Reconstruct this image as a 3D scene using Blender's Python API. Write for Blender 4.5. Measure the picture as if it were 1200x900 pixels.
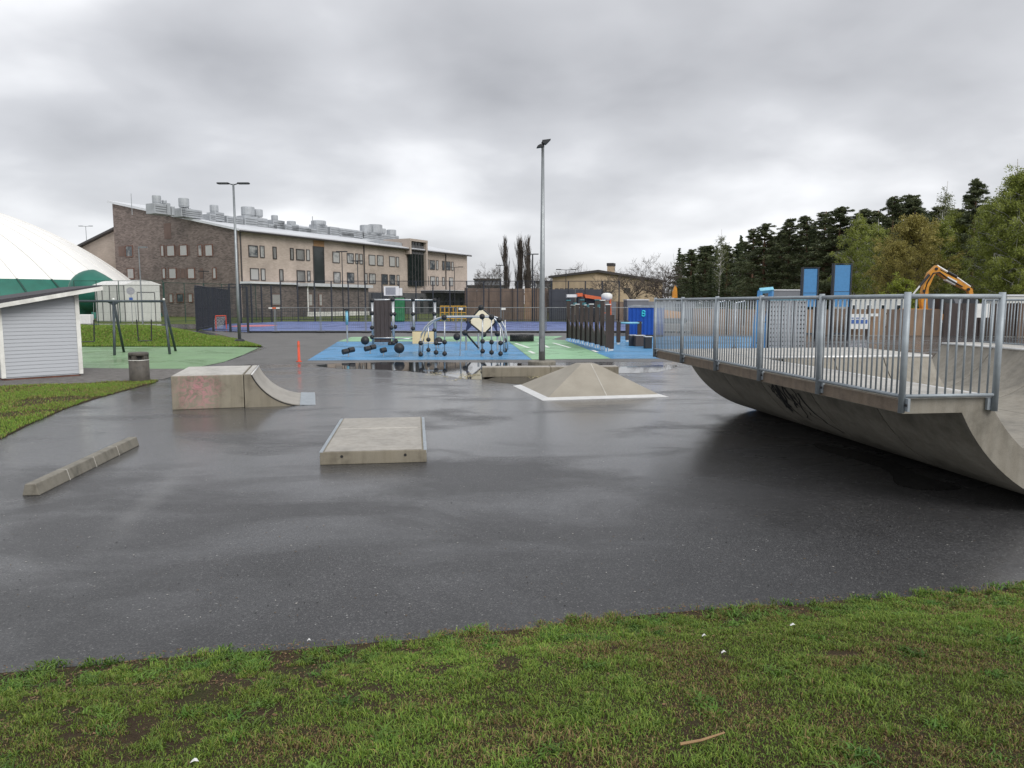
import bpy, bmesh, math, random
import numpy as np
from mathutils import Vector, Matrix

R = math.radians
sc = bpy.context.scene
for o in list(bpy.data.objects):
    bpy.data.objects.remove(o)
COL = sc.collection
random.seed(7)

# ------------------------------------------------------------------ camera
F = 860.0                       # focal length in photo pixels (1200 wide)
CH = 2.4                        # camera height above the asphalt
PITCH = math.atan(95.0 / F)
cam_d = bpy.data.cameras.new('camera')
cam_d.sensor_width = 36.0
cam_d.lens = F / 1200.0 * 36.0
cam_d.clip_start = 0.05
cam_d.clip_end = 3000.0
cam = bpy.data.objects.new('camera', cam_d)
COL.objects.link(cam)
cam.location = (0, 0, CH)
cam.rotation_euler = (math.pi / 2 - PITCH, 0, 0)
sc.camera = cam

# ------------------------------------------------------------------ world: overcast sky
SUN_EL, SUN_AZ = R(40), R(145)
world = bpy.data.worlds.new('World')
sc.world = world
world.use_nodes = True
nt = world.node_tree
nt.nodes.clear()
N = nt.nodes.new
L = nt.links.new
out = N('ShaderNodeOutputWorld')
sky = N('ShaderNodeTexSky')
sky.sky_type = 'NISHITA'
sky.sun_disc = False
sky.sun_elevation = SUN_EL
sky.sun_rotation = SUN_AZ
bg1 = N('ShaderNodeBackground')
bg1.inputs['Strength'].default_value = 0.07
L(sky.outputs[0], bg1.inputs['Color'])
tc = N('ShaderNodeTexCoord')
sep = N('ShaderNodeSeparateXYZ')
L(tc.outputs['Generated'], sep.inputs[0])
zmax = N('ShaderNodeMath'); zmax.operation = 'MAXIMUM'; zmax.inputs[1].default_value = 0.0
L(sep.outputs['Z'], zmax.inputs[0])
zadd = N('ShaderNodeMath'); zadd.operation = 'ADD'; zadd.inputs[1].default_value = 0.30
L(zmax.outputs[0], zadd.inputs[0])
dx = N('ShaderNodeMath'); dx.operation = 'DIVIDE'
dy = N('ShaderNodeMath'); dy.operation = 'DIVIDE'
L(sep.outputs['X'], dx.inputs[0]); L(zadd.outputs[0], dx.inputs[1])
L(sep.outputs['Y'], dy.inputs[0]); L(zadd.outputs[0], dy.inputs[1])
comb = N('ShaderNodeCombineXYZ')
L(dx.outputs[0], comb.inputs['X']); L(dy.outputs[0], comb.inputs['Y'])
SKY_OFF = (4.2, 9.4, 0.0)
mp = N('ShaderNodeMapping'); mp.inputs['Location'].default_value = SKY_OFF
L(comb.outputs[0], mp.inputs['Vector'])
n1 = N('ShaderNodeTexNoise')
n1.inputs['Scale'].default_value = 1.05
n1.inputs['Detail'].default_value = 5.0
n1.inputs['Roughness'].default_value = 0.42
n1.inputs['Distortion'].default_value = 0.15
L(mp.outputs[0], n1.inputs['Vector'])
n2 = N('ShaderNodeTexNoise')
n2.inputs['Scale'].default_value = 3.2
n2.inputs['Detail'].default_value = 6.0
n2.inputs['Roughness'].default_value = 0.44
n2.inputs['Distortion'].default_value = 0.2
L(mp.outputs[0], n2.inputs['Vector'])
nm = N('ShaderNodeMix'); nm.data_type = 'FLOAT'; nm.inputs[0].default_value = 0.24
L(n1.outputs['Fac'], nm.inputs[2]); L(n2.outputs['Fac'], nm.inputs[3])
ramp = N('ShaderNodeValToRGB')
ramp.color_ramp.interpolation = 'LINEAR'
e = ramp.color_ramp.elements
e[0].position = 0.30; e[0].color = (0.31, 0.315, 0.335, 1)
e[1].position = 0.59; e[1].color = (0.75, 0.756, 0.775, 1)
m = ramp.color_ramp.elements.new(0.47); m.color = (0.49, 0.497, 0.52, 1)
hz = N('ShaderNodeMapRange'); hz.inputs[1].default_value = 0.0; hz.inputs[2].default_value = 0.16
hz.inputs[3].default_value = 0.7; hz.inputs[4].default_value = 0.0
L(sep.outputs['Z'], hz.inputs[0])
nh = N('ShaderNodeMix'); nh.data_type = 'FLOAT'; nh.inputs[3].default_value = 0.47
L(hz.outputs[0], nh.inputs[0]); L(nm.outputs[0], nh.inputs[2])
L(nh.outputs[0], ramp.inputs[0])
bg2 = N('ShaderNodeBackground')
bg2.inputs['Strength'].default_value = 1.0
L(ramp.outputs[0], bg2.inputs['Color'])
mixs = N('ShaderNodeMixShader')
mixs.inputs[0].default_value = 0.93
L(bg1.outputs[0], mixs.inputs[1]); L(bg2.outputs[0], mixs.inputs[2])
L(mixs.outputs[0], out.inputs['Surface'])

sun_d = bpy.data.lights.new('sun', 'SUN')
sun_d.energy = 1.5
sun_d.angle = R(35)
sun_d.color = (1.0, 0.97, 0.93)
sun = bpy.data.objects.new('sun', sun_d)
COL.objects.link(sun)
sun.location = (0, 0, 60)
sun.rotation_euler = (math.pi / 2 - SUN_EL, 0, -SUN_AZ + math.pi)
sun.rotation_euler = Vector((math.sin(SUN_AZ) * math.cos(SUN_EL), math.cos(SUN_AZ) * math.cos(SUN_EL), math.sin(SUN_EL))).to_track_quat('Z', 'Y').to_euler()

sc.view_settings.view_transform = 'Standard'
sc.view_settings.look = 'None'
sc.view_settings.gamma = 1.0
sc.view_settings.exposure = 0.55
sc.view_settings.use_curve_mapping = False
sc.render.engine = 'CYCLES'
sc.cycles.use_denoising = True
sc.cycles.max_bounces = 6
sc.cycles.transparent_max_bounces = 8

# ------------------------------------------------------------------ photo pixel -> place
SP, CP = math.sin(PITCH), math.cos(PITCH)
def ray(px, py):
    a, b = (px - 600.0) / F, (450.0 - py) / F
    return Vector((a, CP + b * SP, -SP + b * CP))
def G(px, py, z=0.0):                       # where the ray meets the plane at height z
    v = ray(px, py); t = (z - CH) / v.z
    return Vector((v.x * t, v.y * t, z))
def P(px, py, Y):                           # where the ray meets the depth plane y = Y
    v = ray(px, py); t = Y / v.y
    return Vector((v.x * t, Y, CH + v.z * t))
def PX(px, Y, z=0.0):                       # a point at depth Y seen in column px, at height z
    p = P(px, 355, Y); return Vector((p.x, Y, z))

# ------------------------------------------------------------------ materials
MATS = {}
def nodes_of(name):
    m = bpy.data.materials.new(name); m.use_nodes = True
    t = m.node_tree; b = t.nodes['Principled BSDF']
    MATS[name] = m
    return m, t, b
def ramp_node(t, stops, interp='LINEAR'):
    r = t.nodes.new('ShaderNodeValToRGB'); cr = r.color_ramp; cr.interpolation = interp
    while len(cr.elements) < len(stops): cr.elements.new(0.5)
    for el, (p, c) in zip(cr.elements, stops):
        el.position = p; el.color = (c[0], c[1], c[2], 1) if len(c) == 3 else c
    return r
def noise(t, vec, scale, detail=4, rough=0.55, dist=0.0):
    n = t.nodes.new('ShaderNodeTexNoise')
    n.inputs['Scale'].default_value = scale; n.inputs['Detail'].default_value = detail
    n.inputs['Roughness'].default_value = rough; n.inputs['Distortion'].default_value = dist
    if vec is not None: t.links.new(vec, n.inputs['Vector'])
    return n
def coords(t, kind='Object', scale=None):
    c = t.nodes.new('ShaderNodeTexCoord'); o = c.outputs[kind]
    if scale:
        mp_ = t.nodes.new('ShaderNodeMapping'); mp_.inputs['Scale'].default_value = scale
        t.links.new(o, mp_.inputs['Vector']); o = mp_.outputs[0]
    return o
def mixc(t, fac, a, b, mode='MIX'):
    m = t.nodes.new('ShaderNodeMix'); m.data_type = 'RGBA'; m.blend_type = mode
    for sock, v in ((m.inputs[0], fac), (m.inputs[6], a), (m.inputs[7], b)):
        if hasattr(v, 'is_output') or isinstance(v, bpy.types.NodeSocket): t.links.new(v, sock)
        elif isinstance(v, (int, float)): sock.default_value = v
        else: sock.default_value = (v[0], v[1], v[2], 1)
    return m.outputs[2]
def bump(t, h, strength, dist, b):
    n = t.nodes.new('ShaderNodeBump'); n.inputs['Strength'].default_value = strength; n.inputs['Distance'].default_value = dist
    t.links.new(h, n.inputs['Height']); t.links.new(n.outputs[0], b.inputs['Normal'])
    return n
def mat(name, col, rough=0.6, metal=0.0, var=0.18, scale=6.0, bmp=0.0, stretch=None, dirt=None):
    m, t, b = nodes_of(name)
    v = coords(t, 'Object', stretch)
    n = noise(t, v, scale, 6, 0.6)
    lo = [c * (1 - var) for c in col]; hi = [min(1, c * (1 + var)) for c in col]
    r = ramp_node(t, [(0.3, lo), (0.7, hi)])
    t.links.new(n.outputs['Fac'], r.inputs[0])
    c = r.outputs[0]
    if dirt:
        n3 = noise(t, v, scale * 0.35, 8, 0.68, 0.4)
        rr = ramp_node(t, [(0.45, (0, 0, 0)), (0.72, (1, 1, 1))])
        t.links.new(n3.outputs['Fac'], rr.inputs[0])
        c = mixc(t, rr.outputs[0], c, dirt)
    t.links.new(c, b.inputs['Base Color'])
    rn = t.nodes.new('ShaderNodeMapRange'); rn.inputs[3].default_value = max(0.02, rough - 0.12); rn.inputs[4].default_value = min(1, rough + 0.12)
    n4 = noise(t, v, scale * 1.7, 4); t.links.new(n4.outputs['Fac'], rn.inputs[0]); t.links.new(rn.outputs[0], b.inputs['Roughness'])
    b.inputs['Metallic'].default_value = metal
    if bmp:
        n5 = noise(t, v, scale * 6, 5, 0.7); bump(t, n5.outputs['Fac'], bmp, 0.02, b)
    return m

def concrete(name, base, dark, wet=0.0, graffiti=None, sc_=1.0):
    m, t, b = nodes_of(name)
    v = coords(t)
    n = noise(t, v, 1.6 * sc_, 9, 0.66, 0.25)
    r = ramp_node(t, [(0.28, dark), (0.5, base), (0.75, [min(1, c * 1.16) for c in base])])
    t.links.new(n.outputs['Fac'], r.inputs[0])
    st = noise(t, coords(t, 'Object', (9, 9, 0.9)), 1.0, 6, 0.6)
    rs = ramp_node(t, [(0.42, (1, 1, 1)), (0.75, (0.62, 0.59, 0.54))])
    t.links.new(st.outputs['Fac'], rs.inputs[0])
    c = mixc(t, 0.6, r.outputs[0], rs.outputs[0], 'MULTIPLY')
    fi = noise(t, v, 90, 4, 0.7)
    rf = ramp_node(t, [(0.3, (0.72, 0.72, 0.72)), (0.65, (1.1, 1.1, 1.1))])
    t.links.new(fi.outputs['Fac'], rf.inputs[0])
    c = mixc(t, 0.7, c, rf.outputs[0], 'MULTIPLY')
    if graffiti:
        cen, rad, gcol = graffiti
        mpn = t.nodes.new('ShaderNodeMapping'); mpn.inputs['Location'].default_value = [-q for q in cen]
        t.links.new(v, mpn.inputs['Vector'])
        gn = noise(t, v, 5.5, 5, 0.6, 2.5)
        ln = t.nodes.new('ShaderNodeVectorMath'); ln.operation = 'LENGTH'; t.links.new(mpn.outputs[0], ln.inputs[0])
        fall = t.nodes.new('ShaderNodeMapRange'); fall.inputs[1].default_value = rad; fall.inputs[2].default_value = rad * 0.15
        t.links.new(ln.outputs['Value'], fall.inputs[0])
        gr = ramp_node(t, [(0.44, (0, 0, 0)), (0.58, (1, 1, 1))]); t.links.new(gn.outputs['Fac'], gr.inputs[0])
        mu = t.nodes.new('ShaderNodeMath'); mu.operation = 'MULTIPLY'; t.links.new(fall.outputs[0], mu.inputs[0]); t.links.new(gr.outputs[0], mu.inputs[1])
        mu2 = t.nodes.new('ShaderNodeMath'); mu2.operation = 'MULTIPLY'; mu2.inputs[1].default_value = 0.75; t.links.new(mu.outputs[0], mu2.inputs[0])
        c = mixc(t, mu2.outputs[0], c, gcol)
    t.links.new(c, b.inputs['Base Color'])
    rr = t.nodes.new('ShaderNodeMapRange'); rr.inputs[1].default_value = 0.3; rr.inputs[2].default_value = 0.7
    rr.inputs[3].default_value = 0.62 - wet * 0.35; rr.inputs[4].default_value = 0.85 - wet * 0.3
    t.links.new(n.outputs['Fac'], rr.inputs[0]); t.links.new(rr.outputs[0], b.inputs['Roughness'])
    h = mixc(t, 0.4, n.outputs['Color'], fi.outputs['Color'])
    bump(t, h, 0.25, 0.008, b)
    return m

# --- asphalt: coarse dry-ish base under an uneven film of water
def asphalt_mat():
    m, t, b = nodes_of('asphalt')
    v = coords(t)
    ag = t.nodes.new('ShaderNodeTexVoronoi'); ag.inputs['Scale'].default_value = 95; t.links.new(v, ag.inputs['Vector'])
    r1 = ramp_node(t, [(0.0, (0.011, 0.011, 0.0125)), (0.45, (0.02, 0.02, 0.022)), (0.75, (0.043, 0.043, 0.044)), (0.92, (0.095, 0.095, 0.094)), (1.0, (0.36, 0.355, 0.34))])
    t.links.new(ag.outputs['Color'], r1.inputs[0])
    big = noise(t, v, 0.33, 7, 0.6, 0.6)
    r2 = ramp_node(t, [(0.32, (0.66, 0.66, 0.67)), (0.66, (1.3, 1.295, 1.29))]); t.links.new(big.outputs['Fac'], r2.inputs[0])
    c = mixc(t, 1.0, r1.outputs[0], r2.outputs[0], 'MULTIPLY')
    fine = noise(t, v, 2.2, 8, 0.72, 0.3)
    r3 = ramp_node(t, [(0.3, (0.8, 0.8, 0.8)), (0.7, (1.15, 1.15, 1.15))]); t.links.new(fine.outputs['Fac'], r3.inputs[0])
    c = mixc(t, 1.0, c, r3.outputs[0], 'MULTIPLY')
    A0, B0 = G(250, 535), G(178, 612); ab = (B0 - A0); ln0 = ab.length
    mpn = t.nodes.new('ShaderNodeMapping'); mpn.vector_type = 'TEXTURE'; mpn.inputs['Location'].default_value = A0
    mpn.inputs['Rotation'].default_value = (0, 0, math.atan2(ab.y, ab.x)); mpn.inputs['Scale'].default_value = (ln0, 0.28, 1)
    wv = noise(t, v, 2.5, 5, 0.6); wva = t.nodes.new('ShaderNodeVectorMath'); wva.operation = 'MULTIPLY_ADD'; wva.inputs[1].default_value = (0.45, 0.45, 0); t.links.new(wv.outputs['Color'], wva.inputs[0]); t.links.new(v, wva.inputs[2])
    t.links.new(wva.outputs[0], mpn.inputs['Vector'])
    sx_ = t.nodes.new('ShaderNodeSeparateXYZ'); t.links.new(mpn.outputs[0], sx_.inputs[0])
    ay = t.nodes.new('ShaderNodeMath'); ay.operation = 'ABSOLUTE'; t.links.new(sx_.outputs['Y'], ay.inputs[0])
    my = t.nodes.new('ShaderNodeMapRange'); my.inputs[1].default_value = 0.9; my.inputs[2].default_value = 0.1; t.links.new(ay.outputs[0], my.inputs[0])
    cx_ = t.nodes.new('ShaderNodeMath'); cx_.operation = 'SUBTRACT'; cx_.inputs[1].default_value = 0.6; t.links.new(sx_.outputs['X'], cx_.inputs[0])
    ax = t.nodes.new('ShaderNodeMath'); ax.operation = 'ABSOLUTE'; t.links.new(cx_.outputs[0], ax.inputs[0])
    mx_ = t.nodes.new('ShaderNodeMapRange'); mx_.inputs[1].default_value = 0.75; mx_.inputs[2].default_value = 0.2; t.links.new(ax.outputs[0], mx_.inputs[0])
    mm = t.nodes.new('ShaderNodeMath'); mm.operation = 'MULTIPLY'; t.links.new(my.outputs[0], mm.inputs[0]); t.links.new(mx_.outputs[0], mm.inputs[1])
    m3 = t.nodes.new('ShaderNodeMath'); m3.operation = 'MULTIPLY'; t.links.new(mm.outputs[0], m3.inputs[0]); t.links.new(fine.outputs['Fac'], m3.inputs[1])
    c = mixc(t, m3.outputs[0], c, (0.12, 0.12, 0.12))
    t.links.new(c, b.inputs['Base Color'])
    b.inputs['Roughness'].default_value = 0.62
    # wet film
    wn = noise(t, coords(t, 'Object', (0.24, 0.42, 1)), 1.3, 8, 0.6, 0.5)
    sepv = t.nodes.new('ShaderNodeSeparateXYZ'); t.links.new(v, sepv.inputs[0])
    far = t.nodes.new('ShaderNodeMapRange'); far.inputs[1].default_value = 5.5; far.inputs[2].default_value = 13.0
    far.inputs[3].default_value = -0.10; far.inputs[4].default_value = 0.12
    t.links.new(sepv.outputs['Y'], far.inputs[0])
    ad = t.nodes.new('ShaderNodeMath'); ad.operation = 'ADD'; t.links.new(wn.outputs['Fac'], ad.inputs[0]); t.links.new(far.outputs[0], ad.inputs[1])
    wr = t.nodes.new('ShaderNodeMapRange'); wr.inputs[1].default_value = 0.42; wr.inputs[2].default_value = 0.60
    wr.inputs[3].default_value = 0.55; wr.inputs[4].default_value = 1.0
    t.links.new(ad.outputs[0], wr.inputs[0])
    t.links.new(wr.outputs[0], b.inputs['Coat Weight'])
    cr = t.nodes.new('ShaderNodeMapRange'); cr.inputs[1].default_value = 0.42; cr.inputs[2].default_value = 0.66
    cr.inputs[3].default_value = 0.36; cr.inputs[4].default_value = 0.10
    t.links.new(ad.outputs[0], cr.inputs[0]); t.links.new(cr.outputs[0], b.inputs['Coat Roughness'])
    b.inputs['Coat IOR'].default_value = 1.33
    bump(t, ag.outputs['Distance'], 0.6, 0.006, b)
    bn = t.nodes.new('ShaderNodeBump'); bn.inputs['Strength'].default_value = 0.3; bn.inputs['Distance'].default_value = 0.004
    cn = noise(t, v, 85, 3, 0.6); t.links.new(cn.outputs['Fac'], bn.inputs['Height']); t.links.new(bn.outputs[0], b.inputs['Coat Normal'])
    return m
asphalt_mat()

def soil_mat(name, c1, c2, c3, scale=3.0, rough=0.95):
    m, t, b = nodes_of(name)
    v = coords(t)
    n = noise(t, v, scale, 9, 0.7, 0.3)
    r = ramp_node(t, [(0.3, c1), (0.5, c2), (0.7, c3)]); t.links.new(n.outputs['Fac'], r.inputs[0])
    f = noise(t, v, scale * 22, 5, 0.75)
    rf = ramp_node(t, [(0.3, (0.5, 0.5, 0.5)), (0.7, (1.35, 1.35, 1.35))]); t.links.new(f.outputs['Fac'], rf.inputs[0])
    t.links.new(mixc(t, 1.0, r.outputs[0], rf.outputs[0], 'MULTIPLY'), b.inputs['Base Color'])
    b.inputs['Roughness'].default_value = rough; b.inputs['Specular IOR Level'].default_value = 0.15
    bump(t, f.outputs['Fac'], 0.8, 0.03, b)
    return m
soil_mat('lawn_soil', (0.055, 0.036, 0.024), (0.075, 0.055, 0.032), (0.05, 0.062, 0.02), 3.5)
soil_mat('far_grass', (0.07, 0.1, 0.026), (0.1, 0.13, 0.036), (0.14, 0.14, 0.06), 0.35)
soil_mat('gravel', (0.13, 0.12, 0.115), (0.2, 0.19, 0.18), (0.26, 0.25, 0.24), 4.0, 0.8)

def blade_mat(name, trans=0.25):
    m, t, b = nodes_of(name)
    a = t.nodes.new('ShaderNodeAttribute'); a.attribute_name = 'Col'
    t.links.new(a.outputs['Color'], b.inputs['Base Color'])
    b.inputs['Roughness'].default_value = 0.5
    b.inputs['Specular IOR Level'].default_value = 0.3
    tr = t.nodes.new('ShaderNodeBsdfTranslucent'); t.links.new(a.outputs['Color'], tr.inputs['Color'])
    mx = t.nodes.new('ShaderNodeMixShader'); mx.inputs[0].default_value = trans
    t.links.new(b.outputs[0], mx.inputs[1]); t.links.new(tr.outputs[0], mx.inputs[2])
    t.links.new(mx.outputs[0], t.nodes['Material Output'].inputs['Surface'])
    return m
blade_mat('grass_blades'); blade_mat('leaves', 0.3); blade_mat('needles', 0.12)

m_, t_, b_ = nodes_of('water'); b_.inputs['Base Color'].default_value = (0.022, 0.023, 0.025, 1)
b_.inputs['Roughness'].default_value = 0.03; b_.inputs['IOR'].default_value = 1.33
wn_ = noise(t_, coords(t_), 7, 3); bump(t_, wn_.outputs['Fac'], 0.03, 0.01, b_)

def rubber(name, c, wear):
    m, t, b = nodes_of(name)
    v = coords(t)
    n = noise(t, v, 0.7, 8, 0.65, 0.3); r = ramp_node(t, [(0.3, [q * 0.82 for q in c]), (0.6, c), (0.8, wear)])
    t.links.new(n.outputs['Fac'], r.inputs[0])
    f = noise(t, v, 60, 3, 0.7); rf = ramp_node(t, [(0.3, (0.75, 0.75, 0.75)), (0.7, (1.2, 1.2, 1.2))]); t.links.new(f.outputs['Fac'], rf.inputs[0])
    dn2 = noise(t, v, 0.28, 9, 0.7, 0.8); rd = ramp_node(t, [(0.46, (1, 1, 1)), (0.68, (0.66, 0.65, 0.62))]); t.links.new(dn2.outputs['Fac'], rd.inputs[0])
    cc_ = mixc(t, 0.8, r.outputs[0], rf.outputs[0], 'MULTIPLY')
    t.links.new(mixc(t, 1.0, cc_, rd.outputs[0], 'MULTIPLY'), b.inputs['Base Color'])
    rw = t.nodes.new('ShaderNodeMapRange'); rw.inputs[1].default_value = 0.4; rw.inputs[2].default_value = 0.6; rw.inputs[3].default_value = 0.5; rw.inputs[4].default_value = 0.12
    t.links.new(dn2.outputs['Fac'], rw.inputs[0]); t.links.new(rw.outputs[0], b.inputs['Coat Roughness'])
    b.inputs['Roughness'].default_value = 0.75
    b.inputs['Coat Weight'].default_value = 0.35
    return m
rubber('blue_rubber', (0.065, 0.27, 0.52), (0.1, 0.33, 0.57))
rubber('green_rubber', (0.17, 0.31, 0.14), (0.22, 0.36, 0.18))
rubber('mint_rubber', (0.26, 0.5, 0.28), (0.3, 0.54, 0.36))
rubber('court_blue', (0.09, 0.14, 0.36), (0.13, 0.19, 0.4))
rubber('court_pink', (0.6, 0.16, 0.17), (0.6, 0.2, 0.2))
mat('line_white', (0.72, 0.74, 0.72), 0.7)

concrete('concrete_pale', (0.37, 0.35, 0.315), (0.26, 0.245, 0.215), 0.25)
m_p, t_p, b_p = nodes_of('concrete_pyramid')
np_ = noise(t_p, coords(t_p), 1.3, 6, 0.6, 0.2); rp_ = ramp_node(t_p, [(0.3, (0.27, 0.245, 0.2)), (0.7, (0.36, 0.33, 0.275))]); t_p.links.new(np_.outputs['Fac'], rp_.inputs[0])
fp_ = noise(t_p, coords(t_p), 110, 3, 0.6); rq_ = ramp_node(t_p, [(0.3, (0.88, 0.88, 0.88)), (0.7, (1.08, 1.08, 1.08))]); t_p.links.new(fp_.outputs['Fac'], rq_.inputs[0])
t_p.links.new(mixc(t_p, 1.0, rp_.outputs[0], rq_.outputs[0], 'MULTIPLY'), b_p.inputs['Base Color']); b_p.inputs['Roughness'].default_value = 0.65
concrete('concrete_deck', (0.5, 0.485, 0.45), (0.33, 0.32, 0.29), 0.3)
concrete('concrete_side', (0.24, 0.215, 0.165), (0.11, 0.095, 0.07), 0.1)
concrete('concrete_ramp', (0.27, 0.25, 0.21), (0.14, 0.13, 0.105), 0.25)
concrete('concrete_pink', (0.26, 0.235, 0.18), (0.14, 0.12, 0.085), 0.1, ((0.55, 0.0, 0.42), 0.62, (0.5, 0.22, 0.25)), 1.6)
concrete('concrete_joint', (0.55, 0.53, 0.48), (0.42, 0.4, 0.36), 0.0)
concrete('concrete_bin', (0.1, 0.09, 0.078), (0.04, 0.037, 0.033), 0.2, None, 5.0)
concrete('kerb_concrete', (0.22, 0.205, 0.17), (0.1, 0.095, 0.075), 0.1, None, 3.0)
mat('galvanised', (0.33, 0.37, 0.4), 0.55, 0.25, 0.14, 9, 0.02, None, (0.28, 0.31, 0.34))
mat('steel_plate', (0.66, 0.66, 0.65), 0.42, 0.25, 0.1, 5)
mat('rust', (0.1, 0.055, 0.03), 0.85, 0, 0.4, 14)
mat('black_paint', (0.012, 0.012, 0.013), 0.7, 0, 0.3)
mat('black_rubber', (0.016, 0.016, 0.018), 0.55, 0, 0.25)
mat('dark_steel', (0.035, 0.04, 0.05), 0.5, 0.3)
mat('swing_steel', (0.06, 0.075, 0.085), 0.45, 0.3)
mat('green_steel', (0.02, 0.06, 0.045), 0.5, 0.2)
mat('pole_steel', (0.27, 0.29, 0.3), 0.42, 0.7, 0.12, 3)
mat('lamp_dark', (0.03, 0.032, 0.036), 0.5, 0.2)
mat('play_steel', (0.48, 0.5, 0.52), 0.35, 0.7)
mat('panel_brown', (0.055, 0.042, 0.04), 0.6, 0, 0.4, 3, 0.1, (8, 8, 0.5))
mat('panel_cream', (0.72, 0.58, 0.33), 0.5, 0, 0.08, 2)
mat('panel_ivory', (0.82, 0.72, 0.53), 0.45, 0, 0.06, 2)
mat('panel_navy', (0.015, 0.025, 0.08), 0.45)
mat('post_wood', (0.04, 0.027, 0.022), 0.65, 0, 0.45, 3, 0.1, (8, 8, 0.6))
mat('teal_cap', (0.05, 0.2, 0.24), 0.5)
mat('red_plastic', (0.62, 0.075, 0.03), 0.5, 0, 0.15, 8)
mat('blue_container', (0.005, 0.065, 0.34), 0.45, 0.1, 0.12, 3)
mat('cyan_paint', (0.02, 0.5, 0.6), 0.5)
mat('sky_blue_paint', (0.06, 0.22, 0.45), 0.45, 0, 0.08)
mat('bar_blue', (0.2, 0.48, 0.62), 0.45)
mat('orange_paint', (0.6, 0.26, 0.016), 0.45, 0, 0.18, 3, 0, None, (0.35, 0.13, 0.02))
mat('orange_red', (0.6, 0.13, 0.045), 0.5, 0, 0.15)
mat('yellow_paint', (0.7, 0.4, 0.05), 0.55)
mat('white_paint', (0.7, 0.7, 0.68), 0.5, 0, 0.08, 4)
mat('plywood', (0.25, 0.165, 0.105), 0.75, 0, 0.35, 1.4, 0.05, (1, 1, 0.25), (0.15, 0.1, 0.07))
mat('plywood_grey', (0.14, 0.1, 0.075), 0.75, 0, 0.35, 1.2, 0.05, (1, 1, 0.25))
mat('dark_sheet', (0.05, 0.055, 0.07), 0.6, 0, 0.2, 0.6)
mat('shed_board', (0.43, 0.45, 0.48), 0.62, 0, 0.1, 2.5, 0.05, (0.5, 0.5, 6))
mat('shed_trim', (0.78, 0.78, 0.74), 0.6, 0, 0.1, 3, 0, None, (0.45, 0.44, 0.4))
mat('shed_roof', (0.05, 0.048, 0.055), 0.8, 0, 0.3, 20, 0.2)
mat('brick_foot', (0.16, 0.07, 0.05), 0.85, 0, 0.4, 6)
mat('dome_white', (0.86, 0.855, 0.83), 0.55, 0, 0.03, 0.4, 0, None, (0.79, 0.785, 0.76))
mat('dome_seam', (0.68, 0.67, 0.64), 0.6, 0, 0.05)
mat('dome_green', (0.012, 0.13, 0.095), 0.5, 0, 0.15, 0.5)
mat('dome_rib', (0.01, 0.06, 0.045), 0.5)
mat('lock_white', (0.55, 0.56, 0.53), 0.55, 0, 0.06, 1)
mat('roof_metal', (0.62, 0.64, 0.67), 0.42, 0.1, 0.06, 0.4)
mat('vent_metal', (0.37, 0.39, 0.41), 0.45, 0.2, 0.18, 0.8)
mat('vent_dark', (0.1, 0.105, 0.11), 0.5, 0.2)
mat('frame_dark', (0.05, 0.045, 0.045), 0.55)
mat('frame_red', (0.14, 0.065, 0.045), 0.6)
mat('panel_red', (0.13, 0.085, 0.07), 0.7, 0, 0.2, 0.6)
mat('wood_orange', (0.3, 0.17, 0.08), 0.6)
mat('facade_grey', (0.1, 0.1, 0.105), 0.5, 0, 0.25, 0.4)
mat('bark', (0.07, 0.055, 0.045), 0.9, 0, 0.35, 3, 0.3, (4, 4, 0.6))
mat('pine_bark', (0.13, 0.07, 0.045), 0.9, 0, 0.35, 3, 0.3, (4, 4, 0.6))
mat('birch_bark', (0.5, 0.49, 0.46), 0.8, 0, 0.2, 2, 0, (1, 1, 2), (0.08, 0.07, 0.065))
mat('twig', (0.085, 0.07, 0.06), 0.9, 0, 0.3, 2)
mat('paper', (0.75, 0.75, 0.74), 0.7)
mat('stick', (0.32, 0.2, 0.1), 0.8)
mat('sign_grey', (0.3, 0.31, 0.33), 0.5, 0.4)
mat('sign_blue', (0.05, 0.12, 0.36), 0.5)
mat('pollen', (0.5, 0.44, 0.26), 0.8)
mat('stucco', (0.5, 0.39, 0.26), 0.85, 0, 0.12, 0.5, 0.1, None, (0.42, 0.32, 0.22))
mat('far_grey', (0.16, 0.17, 0.19), 0.7, 0, 0.2, 0.3)
mat('hoop_green', (0.015, 0.14, 0.05), 0.6, 0, 0.3, 2)

def brick_mat(name, c1, c2, mortar, w=0.28, h=0.085, msz=0.012, bscale=0.5):
    m, t, b = nodes_of(name)
    c = t.nodes.new('ShaderNodeUVMap')
    br = t.nodes.new('ShaderNodeTexBrick')
    br.inputs['Scale'].default_value = 1.0; br.inputs['Brick Width'].default_value = w; br.inputs['Row Height'].default_value = h
    br.inputs['Mortar Size'].default_value = msz; br.inputs['Bias'].default_value = 0.0
    br.inputs['Color1'].default_value = (*c1, 1); br.inputs['Color2'].default_value = (*c2, 1); br.inputs['Mortar'].default_value = (*mortar, 1)
    t.links.new(c.outputs[0], br.inputs['Vector'])
    n = noise(t, c.outputs[0], bscale, 7, 0.65); r = ramp_node(t, [(0.3, (0.75, 0.75, 0.75)), (0.7, (1.2, 1.2, 1.2))]); t.links.new(n.outputs['Fac'], r.inputs[0])
    t.links.new(mixc(t, 1.0, br.outputs['Color'], r.outputs[0], 'MULTIPLY'), b.inputs['Base Color'])
    b.inputs['Roughness'].default_value = 0.85
    return m
brick_mat('brick_brown', (0.1, 0.076, 0.067), (0.23, 0.18, 0.16), (0.19, 0.165, 0.15), 0.55, 0.17, 0.02)
brick_mat('brick_grey', (0.09, 0.075, 0.07), (0.2, 0.165, 0.15), (0.16, 0.145, 0.135), 0.55, 0.17, 0.02)
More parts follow.
